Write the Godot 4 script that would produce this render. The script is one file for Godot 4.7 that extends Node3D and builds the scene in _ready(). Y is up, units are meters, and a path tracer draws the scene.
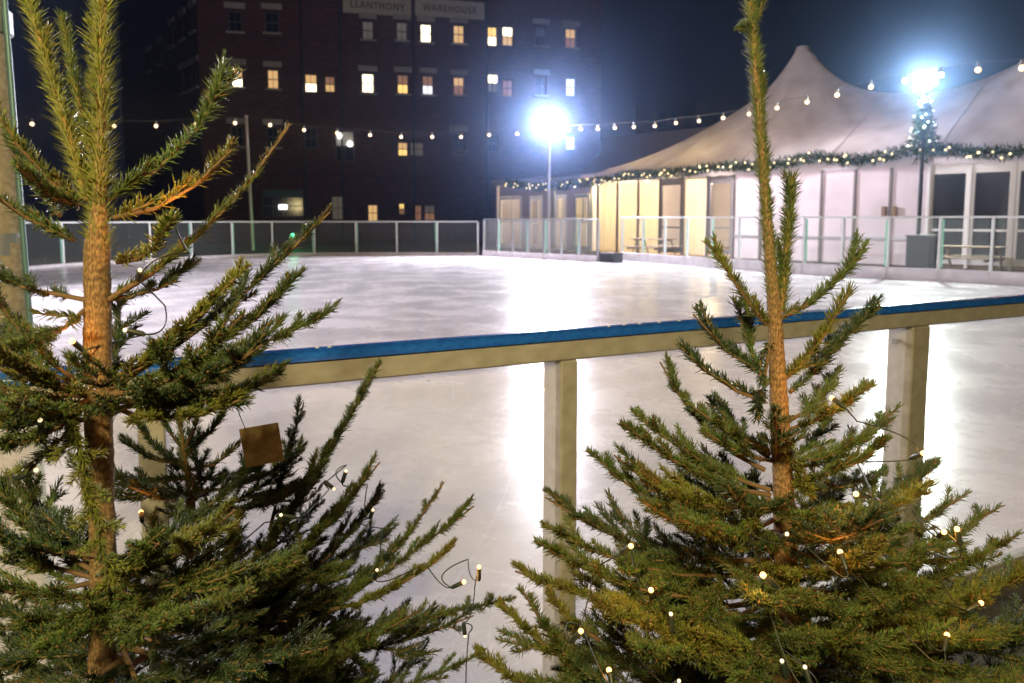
extends Node3D
# Night view over an ice rink from behind its rail, spruces with fairy lights in front.

const F := 770.0
const PITCH := 5.5
const EYE := Vector3(0, 1.5, 0)
var CY := 219.0 + F * tan(deg_to_rad(PITCH))
var rng := RandomNumberGenerator.new()
var used := {}
var M := {}

# ---------------------------------------------------------------- picture to place
func ray(x: float, y: float) -> Vector3:
	var p := deg_to_rad(PITCH)
	var u := (x - 512.0) / F
	var v := (CY - y) / F
	return Vector3(u, v * cos(p) - sin(p), -(v * sin(p) + cos(p)))
func at(x: float, y: float, depth: float) -> Vector3:
	var d := ray(x, y)
	return EYE + d * (depth / -d.z)
func on_ground(x: float, y: float, h := 0.0) -> Vector3:
	var d := ray(x, y)
	return EYE + d * ((h - EYE.y) / d.y)
func on_wall(t: Transform3D, x: float, y: float) -> Vector3:
	var pl := Plane(t.basis.z.normalized(), t.origin)
	var d := ray(x, y)
	var k := (pl.d - pl.normal.dot(EYE)) / pl.normal.dot(d)
	return t.affine_inverse() * (EYE + d * k)

# ---------------------------------------------------------------- nodes
func numbered(called: String) -> String:
	var n: int = used.get(called, 0)
	used[called] = n + 1
	return called if n == 0 else "%s_%03d" % [called, n]
func tag(o: Node, label: String, category: String, group := "", kind := "") -> void:
	o.set_meta("label", label)
	o.set_meta("category", category)
	if group != "": o.set_meta("group", group)
	if kind != "": o.set_meta("kind", kind)
func thing(called: String, label: String, category: String, where := Transform3D.IDENTITY, group := "") -> Node3D:
	var o := Node3D.new()
	o.name = numbered(called)
	add_child(o)
	o.transform = where
	tag(o, label, category, group)
	return o
func put(called: String, mesh: Mesh, m: Material, parent: Node = self, t := Transform3D.IDENTITY) -> MeshInstance3D:
	var o := MeshInstance3D.new()
	o.name = called if parent != self else numbered(called)
	o.mesh = mesh
	o.material_override = m
	o.transform = t
	parent.add_child(o, true)
	return o
func structure(called: String, mesh: Mesh, m: Material) -> MeshInstance3D:
	var o := put(called, mesh, m)
	o.set_meta("kind", "structure")
	return o
func lamp(parent: Node, where: Vector3, energy: float, colour: Color, size: float) -> void:
	var l := OmniLight3D.new()
	l.name = "lamp_glow"
	l.light_color = colour
	l.light_energy = energy
	l.light_size = size
	l.omni_range = 60.0
	l.omni_attenuation = 2.0
	l.shadow_enabled = true
	l.position = where
	parent.add_child(l, true)

# ---------------------------------------------------------------- shapes
func begin() -> SurfaceTool:
	var st := SurfaceTool.new()
	st.begin(Mesh.PRIMITIVE_TRIANGLES)
	return st
func done(st: SurfaceTool, smooth := false) -> ArrayMesh:
	if smooth: st.index()
	st.generate_normals()
	return st.commit()
func quad(st: SurfaceTool, a: Vector3, b: Vector3, c: Vector3, d: Vector3) -> void:
	for v in [a, b, c, a, c, d]: st.add_vertex(v)
var box_cache := {}
func box(size: Vector3, bevel := 0.0) -> Mesh:
	var key := [size, bevel]
	if box_cache.has(key): return box_cache[key]
	var st := begin()
	add_box(st, Vector3.ZERO, size, bevel)
	var m := done(st)
	box_cache[key] = m
	return m
func add_box(st: SurfaceTool, c: Vector3, size: Vector3, bevel := 0.0) -> void:
	var h := size / 2.0
	var b := minf(bevel, minf(h.x, minf(h.y, h.z)) * 0.9)
	st.set_smooth_group(-1)
	if b <= 0.0:
		for ax in 3:
			for s in [-1.0, 1.0]:
				var n := Vector3.ZERO; n[ax] = s
				var u := Vector3.ZERO; u[(ax + 1) % 3] = 1
				var v := n.cross(u)
				var o: Vector3 = c + n * h
				quad(st, o - u * h - v * h, o - u * h + v * h, o + u * h + v * h, o + u * h - v * h)
		return
	# bevelled: faces, edges, corners
	for ax in 3:
		for s in [-1.0, 1.0]:
			var n := Vector3.ZERO; n[ax] = s
			var u := Vector3.ZERO; u[(ax + 1) % 3] = 1
			var v := n.cross(u)
			var o: Vector3 = c + n * h
			var hu: Vector3 = u * (h - Vector3.ONE * b)
			var hv: Vector3 = v * (h - Vector3.ONE * b)
			quad(st, o - hu - hv, o - hu + hv, o + hu + hv, o + hu - hv)
	for ax in 3:
		var w := Vector3.ZERO; w[ax] = 1
		var p := Vector3.ZERO; p[(ax + 1) % 3] = 1
		var q := Vector3.ZERO; q[(ax + 2) % 3] = 1
		for s1 in [-1.0, 1.0]:
			for s2 in [-1.0, 1.0]:
				var hw: Vector3 = w * (h - Vector3.ONE * b)
				var e1: Vector3 = c + p * h * s1 + q * (h - Vector3.ONE * b) * s2
				var e2: Vector3 = c + p * (h - Vector3.ONE * b) * s1 + q * h * s2
				if s1 * s2 > 0: quad(st, e1 - hw, e2 - hw, e2 + hw, e1 + hw)
				else: quad(st, e2 - hw, e1 - hw, e1 + hw, e2 + hw)
	for sx in [-1.0, 1.0]:
		for sy in [-1.0, 1.0]:
			for sz in [-1.0, 1.0]:
				var s := Vector3(sx, sy, sz)
				var k: Vector3 = c + s * (h - Vector3.ONE * b)
				var tri := [k + Vector3(sx * b, 0, 0), k + Vector3(0, sy * b, 0), k + Vector3(0, 0, sz * b)]
				if sx * sy * sz > 0: tri.reverse()
				for v in tri: st.add_vertex(v)
func add_tube(st: SurfaceTool, pts: Array, radii: Array, sides := 6, caps := true) -> void:
	var rings := []
	var side := Vector3.ZERO
	for i in pts.size():
		var d: Vector3 = (pts[mini(i + 1, pts.size() - 1)] - pts[maxi(i - 1, 0)]).normalized()
		if side == Vector3.ZERO: side = d.cross(Vector3.UP if absf(d.y) < 0.9 else Vector3.RIGHT).normalized()
		side = (side - d * side.dot(d)).normalized()
		var up := d.cross(side)
		var ring := []
		var r: float = radii[mini(i, radii.size() - 1)]
		for k in sides:
			var a := TAU * k / sides
			ring.append(pts[i] + (side * cos(a) + up * sin(a)) * r)
		rings.append(ring)
	st.set_smooth_group(0)
	for i in rings.size() - 1:
		for k in sides:
			var n := (k + 1) % sides
			quad(st, rings[i][k], rings[i + 1][k], rings[i + 1][n], rings[i][n])
	if caps:
		st.set_smooth_group(-1)
		for k in range(1, sides - 1):
			for v in [rings[0][0], rings[0][k], rings[0][k + 1]]: st.add_vertex(v)
			var e: Array = rings[-1]
			for v in [e[0], e[k + 1], e[k]]: st.add_vertex(v)
func tube(pts: Array, radii: Array, sides := 6) -> ArrayMesh:
	var st := begin()
	add_tube(st, pts, radii, sides)
	return done(st)
func ball(r: float, segs := 10, rings := 6) -> SphereMesh:
	var s := SphereMesh.new()
	s.radius = r; s.height = r * 2.0; s.radial_segments = segs; s.rings = rings
	return s
func along(a: Vector3, b: Vector3) -> Transform3D:   # local x runs from a to b, y up
	var x := (b - a).normalized()
	var z := x.cross(Vector3.UP).normalized()
	return Transform3D(Basis(x, z.cross(x), z), a)
# a wall in the plane z = 0 with openings (Rect2 in x, y), reveals going in by deep
func wall_with_openings(area: Rect2, holes: Array, deep: float) -> ArrayMesh:
	var xs := [area.position.x, area.end.x]
	var ys := [area.position.y, area.end.y]
	for r in holes:
		xs.append_array([r.position.x, r.end.x]); ys.append_array([r.position.y, r.end.y])
	xs.sort(); ys.sort()
	var st := begin()
	st.set_smooth_group(-1)
	for i in xs.size() - 1:
		for j in ys.size() - 1:
			if xs[i + 1] - xs[i] < 1e-4 or ys[j + 1] - ys[j] < 1e-4: continue
			var mid := Vector2((xs[i] + xs[i + 1]) / 2, (ys[j] + ys[j + 1]) / 2)
			if not area.has_point(mid): continue
			var open := false
			for r in holes:
				if r.has_point(mid): open = true
			if open: continue
			quad(st, Vector3(xs[i], ys[j], 0), Vector3(xs[i], ys[j + 1], 0), Vector3(xs[i + 1], ys[j + 1], 0), Vector3(xs[i + 1], ys[j], 0))
	for r in holes:
		var a := Vector3(r.position.x, r.position.y, 0); var b := Vector3(r.end.x, r.position.y, 0)
		var c := Vector3(r.end.x, r.end.y, 0); var d := Vector3(r.position.x, r.end.y, 0)
		var k := Vector3(0, 0, -deep)
		for e in [[a, b], [b, c], [c, d], [d, a]]: quad(st, e[0], e[1], e[1] + k, e[0] + k)
	return done(st)

# ---------------------------------------------------------------- materials
func mat(colour: Color, rough := 0.7, metal := 0.0) -> StandardMaterial3D:
	var m := StandardMaterial3D.new()
	m.albedo_color = colour.linear_to_srgb()
	m.albedo_color.a = colour.a
	m.roughness = rough
	m.metallic = metal
	return m
func glow(colour: Color, strength: float) -> StandardMaterial3D:
	var m := mat(Color(0.5, 0.5, 0.5))
	m.emission_enabled = true
	m.emission = colour.linear_to_srgb()
	m.emission_energy_multiplier = strength
	return m
func noise_texture(seed_: int, freq: float, lo: Color, hi: Color, size := 256, kind := FastNoiseLite.TYPE_SIMPLEX_SMOOTH, contrast := 1.0) -> ImageTexture:
	var n := FastNoiseLite.new()
	n.seed = seed_; n.frequency = freq; n.noise_type = kind; n.fractal_octaves = 4
	var g := n.get_seamless_image(size, size)
	var img := Image.create(size, size, true, Image.FORMAT_RGB8)
	for y in size:
		for x in size:
			var v := clampf((g.get_pixel(x, y).r - 0.5) * contrast + 0.5, 0, 1)
			img.set_pixel(x, y, lo.lerp(hi, v))
	img.generate_mipmaps()
	return ImageTexture.create_from_image(img)
func textured(m: StandardMaterial3D, tex: Texture2D, per_metre: float, world := true) -> StandardMaterial3D:
	m.albedo_texture = tex
	m.uv1_triplanar = true
	m.uv1_world_triplanar = world
	m.uv1_scale = Vector3.ONE * per_metre
	return m
func brick_texture() -> ImageTexture:   # far wall: 2 m square, 8 bricks by 26 courses
	var w := 256
	var img := Image.create(w, w, true, Image.FORMAT_RGB8)
	var r := RandomNumberGenerator.new(); r.seed = 5
	img.fill(Color(0.62, 0.58, 0.54))
	for row in 26:
		var y0 := int(row * w / 26.0); var y1 := int((row + 1) * w / 26.0) - 1
		for k in 9:
			var off := 0 if row % 2 == 0 else -16
			var t := r.randf_range(0.7, 1.1)
			var c := Color(0.74 * t, 0.52 * t, 0.46 * t)
			img.fill_rect(Rect2i(k * 32 + off, y0, 30, y1 - y0), c)
	img.generate_mipmaps()
	return ImageTexture.create_from_image(img)
func ice_textures() -> Array:   # colour, roughness, height of skated ice, 8 m square
	var w := 1024
	var r := RandomNumberGenerator.new(); r.seed = 77
	var n := FastNoiseLite.new(); n.seed = 9; n.frequency = 0.006; n.fractal_octaves = 5
	var g := n.get_seamless_image(w, w)
	var n2 := FastNoiseLite.new(); n2.seed = 31; n2.frequency = 0.05; n2.fractal_octaves = 3
	var g2 := n2.get_seamless_image(w, w)
	var col := Image.create(w, w, true, Image.FORMAT_RGB8)
	var rou := Image.create(w, w, true, Image.FORMAT_RGB8)
	for y in w:
		for x in w:
			var a := clampf((g.get_pixel(x, y).r - 0.5) * 1.8 + 0.5, 0, 1)
			var b := g2.get_pixel(x, y).r
			col.set_pixel(x, y, Color(0.80, 0.81, 0.83).lerp(Color(0.97, 0.97, 0.98), a * 0.75 + b * 0.25))
			var q := 0.20 + 0.07 * a + 0.05 * b
			rou.set_pixel(x, y, Color(q, q, q))
	for i in 900:     # skate marks: long shallow arcs
		var x := r.randf() * w; var y := r.randf() * w
		var d := r.randf() * TAU; var bend := r.randf_range(-0.012, 0.012)
		var white := r.randf() < 0.75
		for s in r.randi_range(60, 320):
			x += cos(d); y += sin(d); d += bend
			var px := posmod(int(x), w); var py := posmod(int(y), w)
			col.set_pixel(px, py, col.get_pixel(px, py).lerp(Color(1, 1, 1) if white else Color(0.74, 0.77, 0.80), 0.16))
			rou.set_pixel(px, py, Color(0.28, 0.28, 0.28))
	col.generate_mipmaps(); rou.generate_mipmaps()
	return [ImageTexture.create_from_image(col), ImageTexture.create_from_image(rou)]
func make_materials() -> void:
	M.ground = textured(mat(Color(0.10, 0.095, 0.09), 0.85), noise_texture(3, 0.03, Color(0.6, 0.6, 0.6), Color(1, 1, 1)), 0.5)
	var it := ice_textures()
	M.ice = textured(mat(Color(0.80, 0.79, 0.81), 1.0), it[0], 0.125)
	M.ice.roughness_texture = it[1]
	M.ice.metallic_specular = 0.36
	M.rail = textured(mat(Color(0.36, 0.345, 0.315), 0.5), noise_texture(11, 0.02, Color(0.86, 0.85, 0.82), Color(1, 1, 1), 256, FastNoiseLite.TYPE_SIMPLEX_SMOOTH, 1.6), 3.0)
	M.blue = textured(mat(Color(0.018, 0.125, 0.56), 0.26), noise_texture(12, 0.04, Color(0.75, 0.8, 0.85), Color(1, 1, 1), 256, FastNoiseLite.TYPE_SIMPLEX_SMOOTH, 2.0), 4.0)
	M.scuff = mat(Color(0.65, 0.66, 0.66), 0.6)
	M.clear = mat(Color(0.92, 0.91, 0.92, 0.17), 0.45)
	M.clear.transparency = BaseMaterial3D.TRANSPARENCY_ALPHA
	M.clear.backlight_enabled = true
	M.clear.backlight = Color(0.8, 0.8, 0.8)
	M.glass = mat(Color(0.72, 0.84, 0.83, 0.04), 0.5)
	M.glass.transparency = BaseMaterial3D.TRANSPARENCY_ALPHA
	M.glass.backlight_enabled = true
	M.glass.backlight = Color(0.8, 0.8, 0.8)
	M.glass_edge = mat(Color(0.30, 0.72, 0.52), 0.2)
	M.pane = mat(Color(0.3, 0.33, 0.33, 0.04), 0.06)
	M.pane.metallic_specular = 0.28
	M.pane.transparency = BaseMaterial3D.TRANSPARENCY_ALPHA
	M.alu = mat(Color(0.66, 0.71, 0.71), 0.45, 0.1)
	M.tent_frame = mat(Color(0.17, 0.155, 0.15), 0.5, 0.2)
	M.steel = mat(Color(0.42, 0.44, 0.46), 0.35, 0.7)
	M.dark = mat(Color(0.03, 0.032, 0.036), 0.6)
	M.bolt = mat(Color(0.10, 0.09, 0.08), 0.4, 0.8)
	M.dasher = textured(mat(Color(0.90, 0.88, 0.89), 0.5), noise_texture(14, 0.03, Color(0.85, 0.85, 0.87), Color(1, 1, 1)), 0.5)
	M.dasher.backlight_enabled = true
	M.dasher.backlight = Color(0.7, 0.68, 0.7)
	M.canvas = textured(mat(Color(0.72, 0.70, 0.70), 0.75), noise_texture(15, 0.015, Color(0.84, 0.83, 0.83), Color(1, 1, 1), 256, FastNoiseLite.TYPE_SIMPLEX_SMOOTH, 1.5), 0.2)
	M.canvas.backlight_enabled = true
	M.canvas.backlight = Color(0.44, 0.43, 0.43)
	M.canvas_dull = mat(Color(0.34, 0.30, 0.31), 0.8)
	M.wall_white = textured(mat(Color(0.78, 0.74, 0.77), 0.6), noise_texture(16, 0.01, Color(0.9, 0.9, 0.9), Color(1, 1, 1)), 0.3)
	M.wall_white.backlight_enabled = true
	M.wall_white.backlight = Color(0.8, 0.79, 0.8)
	M.curtain = mat(Color(0.80, 0.76, 0.62), 0.8)
	M.curtain.backlight_enabled = true
	M.curtain.backlight = Color(0.9, 0.88, 0.8)
	M.white = mat(Color(0.78, 0.78, 0.76), 0.5)
	M.brick = textured(mat(Color(0.235, 0.195, 0.17), 0.9), brick_texture(), 0.5)
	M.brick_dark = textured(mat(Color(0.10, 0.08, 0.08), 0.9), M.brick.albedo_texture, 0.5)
	M.stone = textured(mat(Color(0.52, 0.50, 0.45), 0.8), noise_texture(18, 0.05, Color(0.8, 0.8, 0.8), Color(1, 1, 1)), 0.5)
	M.sign = mat(Color(0.58, 0.56, 0.48), 0.8)
	M.letter = mat(Color(0.20, 0.14, 0.09), 0.8)
	M.frame = mat(Color(0.10, 0.10, 0.10), 0.6)
	M.dark_pane = mat(Color(0.02, 0.022, 0.026), 0.08)
	M.dim_pane = mat(Color(0.24, 0.23, 0.20), 0.25)
	M.bark = textured(mat(Color(0.29, 0.185, 0.085), 0.9), noise_texture(20, 0.035, Color(0.50, 0.47, 0.45), Color(1, 1, 1), 256, FastNoiseLite.TYPE_SIMPLEX_SMOOTH, 1.6), 7.0)
	M.bark.uv1_scale = Vector3(34, 12, 34)

	M.twig = mat(Color(1, 1, 1), 0.85)
	M.twig.vertex_color_use_as_albedo = true
	M.needle = mat(Color(1, 1, 1), 0.42)
	M.needle.vertex_color_use_as_albedo = true
	M.needle.metallic_specular = 0.4
	M.wire = mat(Color(0.012, 0.02, 0.014), 0.5)
	M.card = textured(mat(Color(0.42, 0.31, 0.17), 0.85), noise_texture(22, 0.03, Color(0.75, 0.78, 0.70), Color(1, 1, 1)), 9.0)
	M.timber = textured(mat(Color(0.40, 0.35, 0.27), 0.85), noise_texture(23, 0.05, Color(0.70, 0.68, 0.64), Color(1, 1, 1)), 3.0)
	M.garland = mat(Color(0.05, 0.085, 0.05), 0.8)
	M.wood = mat(Color(0.22, 0.15, 0.09), 0.7)

# ---------------------------------------------------------------- start
func _ready() -> void:
	rng.seed = 20231202
	set_camera_and_sky()
	make_materials()
	print("materials")
	build_ground()
	build_warehouse()
	build_marquees()
	build_barriers()
	print("structures")
	build_lights()
	build_terrace()
	build_near_rail()
	build_post()
	print("objects")
	build_trees()
	print("trees")
	build_fairy_lights()

func set_camera_and_sky() -> void:
	var cam := Camera3D.new()
	cam.name = "camera"
	cam.projection = Camera3D.PROJECTION_FRUSTUM
	cam.near = 0.05
	cam.far = 400.0
	cam.size = 683.0 / F * cam.near
	cam.frustum_offset = Vector2(0, -(341.5 - CY) / F * cam.near)
	cam.position = EYE
	cam.rotation_degrees.x = -PITCH
	var lens := CameraAttributesPhysical.new()
	lens.frustum_focal_length = 35.0
	lens.frustum_focus_distance = 1.15
	lens.frustum_near = cam.near
	lens.frustum_far = cam.far
	lens.exposure_aperture = 10.0
	cam.attributes = lens
	add_child(cam)
	cam.current = true
	var e := Environment.new()
	e.background_mode = Environment.BG_SKY
	var sm := ProceduralSkyMaterial.new()
	sm.sky_top_color = Color(0.0035, 0.0035, 0.0055).linear_to_srgb()
	sm.sky_horizon_color = Color(0.006, 0.0065, 0.011).linear_to_srgb()
	sm.ground_bottom_color = Color(0.004, 0.004, 0.005).linear_to_srgb()
	sm.ground_horizon_color = Color(0.006, 0.0065, 0.011).linear_to_srgb()
	sm.sky_curve = 0.2
	e.sky = Sky.new()
	e.sky.sky_material = sm
	e.tonemap_mode = Environment.TONE_MAPPER_LINEAR
	e.tonemap_exposure = 1.0
	e.volumetric_fog_enabled = true      # thin mist added for the lens glow round the lamps, scatters mostly forward
	e.volumetric_fog_density = 0.0013
	e.volumetric_fog_albedo = Color(0.62, 0.76, 1.0)
	e.volumetric_fog_anisotropy = 0.94
	e.volumetric_fog_length = 120.0
	e.sdfgi_enabled = true
	e.ssao_enabled = true
	e.ssil_enabled = true
	var w := WorldEnvironment.new()
	w.name = "surroundings"
	w.environment = e
	add_child(w)

# ---------------------------------------------------------------- ground and ice
var RIGHT_RUN := [Vector2(622, 260.5), Vector2(670, 264), Vector2(720, 268), Vector2(790, 273), Vector2(860, 277.5), Vector2(940, 281), Vector2(1024, 286), Vector2(1100, 292)]
var LEFT_RUN := [Vector2(-70, 279), Vector2(20, 270), Vector2(100, 264), Vector2(200, 258.5), Vector2(290, 255.2), Vector2(380, 254.6), Vector2(478, 254.8)]
var MID_RUN := [Vector2(484, 256), Vector2(540, 259), Vector2(598, 262)]
func near_rail_line(x: float) -> Vector3:   # foot of the near barrier below picture column x
	var y := 368.0 - 0.0733 * x
	var p := on_ground(x, y, 1.2)
	return Vector3(p.x, 0, p.z)
func build_ground() -> void:
	var pm := PlaneMesh.new()
	pm.size = Vector2(400, 400)
	var g := structure("ground", pm, M.ground)
	g.position = Vector3(0, -0.004, -100)
	var poly := PackedVector2Array()
	var add := func(v: Vector3): poly.append(Vector2(v.x, v.z))
	var a := near_rail_line(100); var b := near_rail_line(1000)
	var d := (b - a).normalized()
	add.call(a - d * 14.0)
	for q in LEFT_RUN: add.call(on_ground(q.x, q.y))
	for q in MID_RUN: add.call(on_ground(q.x, q.y))
	for q in RIGHT_RUN: add.call(on_ground(q.x, q.y))
	var last := on_ground(RIGHT_RUN[-1].x, RIGHT_RUN[-1].y)
	add.call(last + Vector3(4, 0, 8))
	add.call(b + d * 10.0)
	var st := begin()
	var idx := Geometry2D.triangulate_polygon(poly)
	for i in idx:
		st.set_normal(Vector3.UP)
		st.add_vertex(Vector3(poly[i].x, 0, poly[i].y))
	structure("ice_rink", st.commit(), M.ice)

# ---------------------------------------------------------------- warehouse
func build_warehouse() -> void:
	var a := at(235, 219, 46.0); var b := at(571, 219, 51.5)
	a.y = 0; b.y = 0
	var t := along(a, b)
	var house := thing("brick_warehouse", "dark brick warehouse with name board and scattered lit windows behind the rink", "warehouse", t)
	var wins := []   # centre px, size in px, lintel, upper, lower
	var W1 := glow(Color(1, 0.86, 0.58), 3.2); var W2 := glow(Color(1, 0.58, 0.22), 0.75); var W3 := glow(Color(1, 0.42, 0.18), 0.22)
	var W4 := glow(Color(1, 0.66, 0.18), 1.3); var W5 := glow(Color(0.95, 0.95, 1.0), 1.2); var W6 := glow(Color(0.85, 0.72, 0.5), 0.06)
	var D: Material = M.dark_pane; var G: Material = M.dim_pane
	wins += [[235, 21, 13, 20, 1, D, D], [272, 22, 13, 20, 1, D, D], [368, 30, 11, 18, 1, W6, W6], [402, 31, 11, 18, 1, W6, W6], [426, 33, 11, 18, 1, W1, W1],
		[459, 34, 11, 18, 1, W2, W2], [492, 36, 11, 19, 0, W4, W1], [508, 36, 11, 19, 0, W1, W2], [541, 36, 11, 19, 1, G, D], [571, 38, 11, 19, 1, W2, W3]]
	wins += [[237, 77, 11, 20, 1, W2, W1], [273, 79, 11, 19, 1, W2, W2], [311, 83, 12, 18, 0, W2, W1], [330, 84, 10, 16, 0, W3, W2], [368, 83, 12, 19, 1, W1, W1],
		[403, 84, 11, 19, 1, W3, W4], [428, 85, 11, 19, 1, W3, W5], [459, 86, 11, 18, 1, W2, W3], [493, 83, 11, 18, 0, W1, W6], [508, 88, 11, 17, 0, W3, W3], [541, 86, 11, 18, 1, D, D], [571, 87, 10, 18, 0, W5, W5]]
	wins += [[237, 136, 12, 20, 1, D, D], [273, 137, 12, 20, 1, D, D], [311, 138, 12, 20, 0, D, D], [345, 146, 18, 30, 0, W6, D], [403, 149, 10, 14, 0, W2, W4], [417, 149, 14, 14, 0, W6, W6], [459, 142, 11, 18, 1, D, D], [492, 143, 11, 18, 0, D, D], [571, 143, 10, 14, 0, W5, W5]]
	wins += [[373, 213, 10, 17, 0, W2, W2], [402, 209, 6, 12, 0, W4, W3], [418, 213, 8, 16, 0, W3, W3], [430, 213, 11, 16, 0, W6, W3], [338, 208, 12, 24, 0, W6, W6], [283, 206, 42, 22, 0, D, D]]
	wins += [[235, -34, 13, 20, 1, D, D], [272, -33, 13, 20, 1, D, D], [426, -22, 11, 18, 1, D, D], [459, -21, 11, 18, 1, D, D], [492, -18, 11, 18, 0, W2, W2], [541, -14, 11, 18, 1, D, D]]
	var holes := []
	for w in wins:
		var p := on_wall(t, w[0] - w[2] / 2.0, w[1] + w[3] / 2.0); var q := on_wall(t, w[0] + w[2] / 2.0, w[1] - w[3] / 2.0)
		holes.append(Rect2(p.x, maxf(p.y, 0.05), q.x - p.x, q.y - maxf(p.y, 0.05)))
	var x0 := on_wall(t, 200, 100).x; var x1 := on_wall(t, 601, 100).x
	put("wall", wall_with_openings(Rect2(x0, 0, x1 - x0, 18.5), holes, 0.3), M.brick, house)
	var back := begin()
	add_box(back, Vector3((x0 + x1) / 2, 9.25, -6.3), Vector3(x1 - x0, 18.5, 11.8))
	put("building_core", done(back), M.brick, house)
	var rf := begin()
	add_box(rf, Vector3((x0 + x1) / 2, 18.65, -6.0), Vector3(x1 - x0 + 0.5, 0.3, 13.0))
	put("roof", done(rf), M.stone, house)
	for i in wins.size():
		window(house, holes[i], wins[i][4] == 1, wins[i][5], wins[i][6])
	# side wall running back from the corner
	var corner := t * Vector3(x0, 0, 0)
	var far := at(128, 219, 61.0); far.y = 0
	var ts := along(far, corner)
	var wide := (corner - far).length()
	var rel := t.affine_inverse() * ts
	var sh := []
	for q in [[172, 36], [183, 28], [193, 20], [183, 82], [190, 79], [197, 75], [150, 62], [160, 55]]:
		var p := on_wall(ts, q[0], q[1])
		sh.append(Rect2(clampf(p.x - 0.45, 0.2, wide - 1.1), p.y - 0.65, 0.85, 1.3))
	put("side_wall", wall_with_openings(Rect2(0, 0, wide, 18.5), sh, 0.3), M.brick, house, rel)
	for r in sh: window(house, r, true, M.dark_pane, M.dark_pane, rel)
	# name board in two pieces, with a rainwater pipe between
	for part in [[343, 411, "LLANTHONY"], [415, 484, "WAREHOUSE"]]:
		var pa := on_wall(t, part[0], 12.0 if part[0] < 400 else 15.0); var pb := on_wall(t, part[1], -5)
		var bd := put("name_board", box(Vector3(pb.x - pa.x, 1.05, 0.08), 0.01), M.sign, house, Transform3D(Basis(), Vector3((pa.x + pb.x) / 2, pa.y + 0.5, 0.06)))
		var tm := TextMesh.new()
		var ft := SystemFont.new(); ft.font_names = PackedStringArray(["Droid Sans"]); ft.font_weight = 700
		tm.font = ft; tm.text = part[2]; tm.font_size = 64; tm.depth = 0.03
		tm.pixel_size = 0.0088
		put("lettering", tm, M.letter, bd, Transform3D(Basis(), Vector3(0, -0.02, 0.052)))
	for px in [413, 303, 341, 487]:
		var p := on_wall(t, px, 100)
		put("rainwater_pipe", tube([Vector3(p.x, 0, 0.12), Vector3(p.x, 18.4, 0.12)], [0.06], 8), M.dark, house)
	# shop front lamp and fascia on the ground floor
	var s0 := on_wall(t, 263, 197); var s1 := on_wall(t, 303, 190)
	put("fascia", box(Vector3(s1.x - s0.x, s1.y - s0.y, 0.1)), mat(Color(0.10, 0.16, 0.20)), house, Transform3D(Basis(), Vector3((s0.x + s1.x) / 2, (s0.y + s1.y) / 2, 0.08)))
	var lp := on_wall(t, 283, 207)
	put("shop_light", box(Vector3(0.5, 0.28, 0.06), 0.02), glow(Color(1, 1, 0.95), 3.0), house, Transform3D(Basis(), lp + Vector3(0, 0, 0.1)))
	for q in [[340, 136], [350, 144]]:
		var lq := on_wall(t, q[0], q[1])
		put("window_light", ball(0.17), glow(Color(1, 0.95, 0.85), 4.0), house, Transform3D(Basis(), lq + Vector3(0, 0, 0.05)))
	# a darker tower block further off
	var ta := at(640, 219, 95.0); ta.y = 0
	var tower := thing("distant_tower", "dim brick tower far off above the marquee roof", "tower", Transform3D(Basis.from_euler(Vector3(0, 0.2, 0)), ta))
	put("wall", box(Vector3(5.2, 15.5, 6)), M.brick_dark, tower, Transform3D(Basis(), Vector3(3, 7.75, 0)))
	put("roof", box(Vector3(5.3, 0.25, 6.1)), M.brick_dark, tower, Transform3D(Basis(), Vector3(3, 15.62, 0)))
	for k in 3:
		put("window", box(Vector3(0.9, 1.5, 0.1)), M.dark_pane, tower, Transform3D(Basis(), Vector3(1.4 + k * 1.6, 13.2, 3.03)))
func window(house: Node3D, r: Rect2, lintel: bool, up: Material, low: Material, shift := Transform3D.IDENTITY) -> void:
	var c := r.get_center()
	var st := begin()
	var f := 0.06
	add_box(st, Vector3(0, r.size.y / 2 - f / 2, 0), Vector3(r.size.x, f, 0.07))
	add_box(st, Vector3(0, -r.size.y / 2 + f / 2, 0), Vector3(r.size.x, f, 0.07))
	add_box(st, Vector3(0, 0, 0.004), Vector3(r.size.x - 2 * f, 0.05, 0.07))
	for s in [-1, 1]: add_box(st, Vector3(s * (r.size.x / 2 - f / 2), 0, 0), Vector3(f, r.size.y - 2 * f, 0.07))
	var cols := 1 if r.size.x < 1.0 else int(r.size.x / 0.55)
	for k in range(1, maxi(cols, 2)):
		add_box(st, Vector3(-r.size.x / 2 + r.size.x * k / maxi(cols, 2), 0, -0.006), Vector3(0.03, r.size.y - 2 * f, 0.06))
	var w := put("window", done(st), M.frame, house, shift * Transform3D(Basis(), Vector3(c.x, c.y, -0.16)))
	var pm := box(Vector3(r.size.x - f, r.size.y / 2 - 0.02, 0.012))
	put("pane", pm, up, w, Transform3D(Basis(), Vector3(0, r.size.y / 4, -0.045)))
	put("pane", pm, low, w, Transform3D(Basis(), Vector3(0, -r.size.y / 4, -0.045)))
	if lintel:
		put("lintel", box(Vector3(r.size.x + 0.4, 0.32, 0.14), 0.01), M.stone, w, Transform3D(Basis(), Vector3(0, r.size.y / 2 + 0.28, 0.19)))
		put("sill", box(Vector3(r.size.x + 0.3, 0.11, 0.24), 0.01), M.stone, w, Transform3D(Basis(), Vector3(0, -r.size.y / 2 - 0.058, 0.2)))

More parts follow.
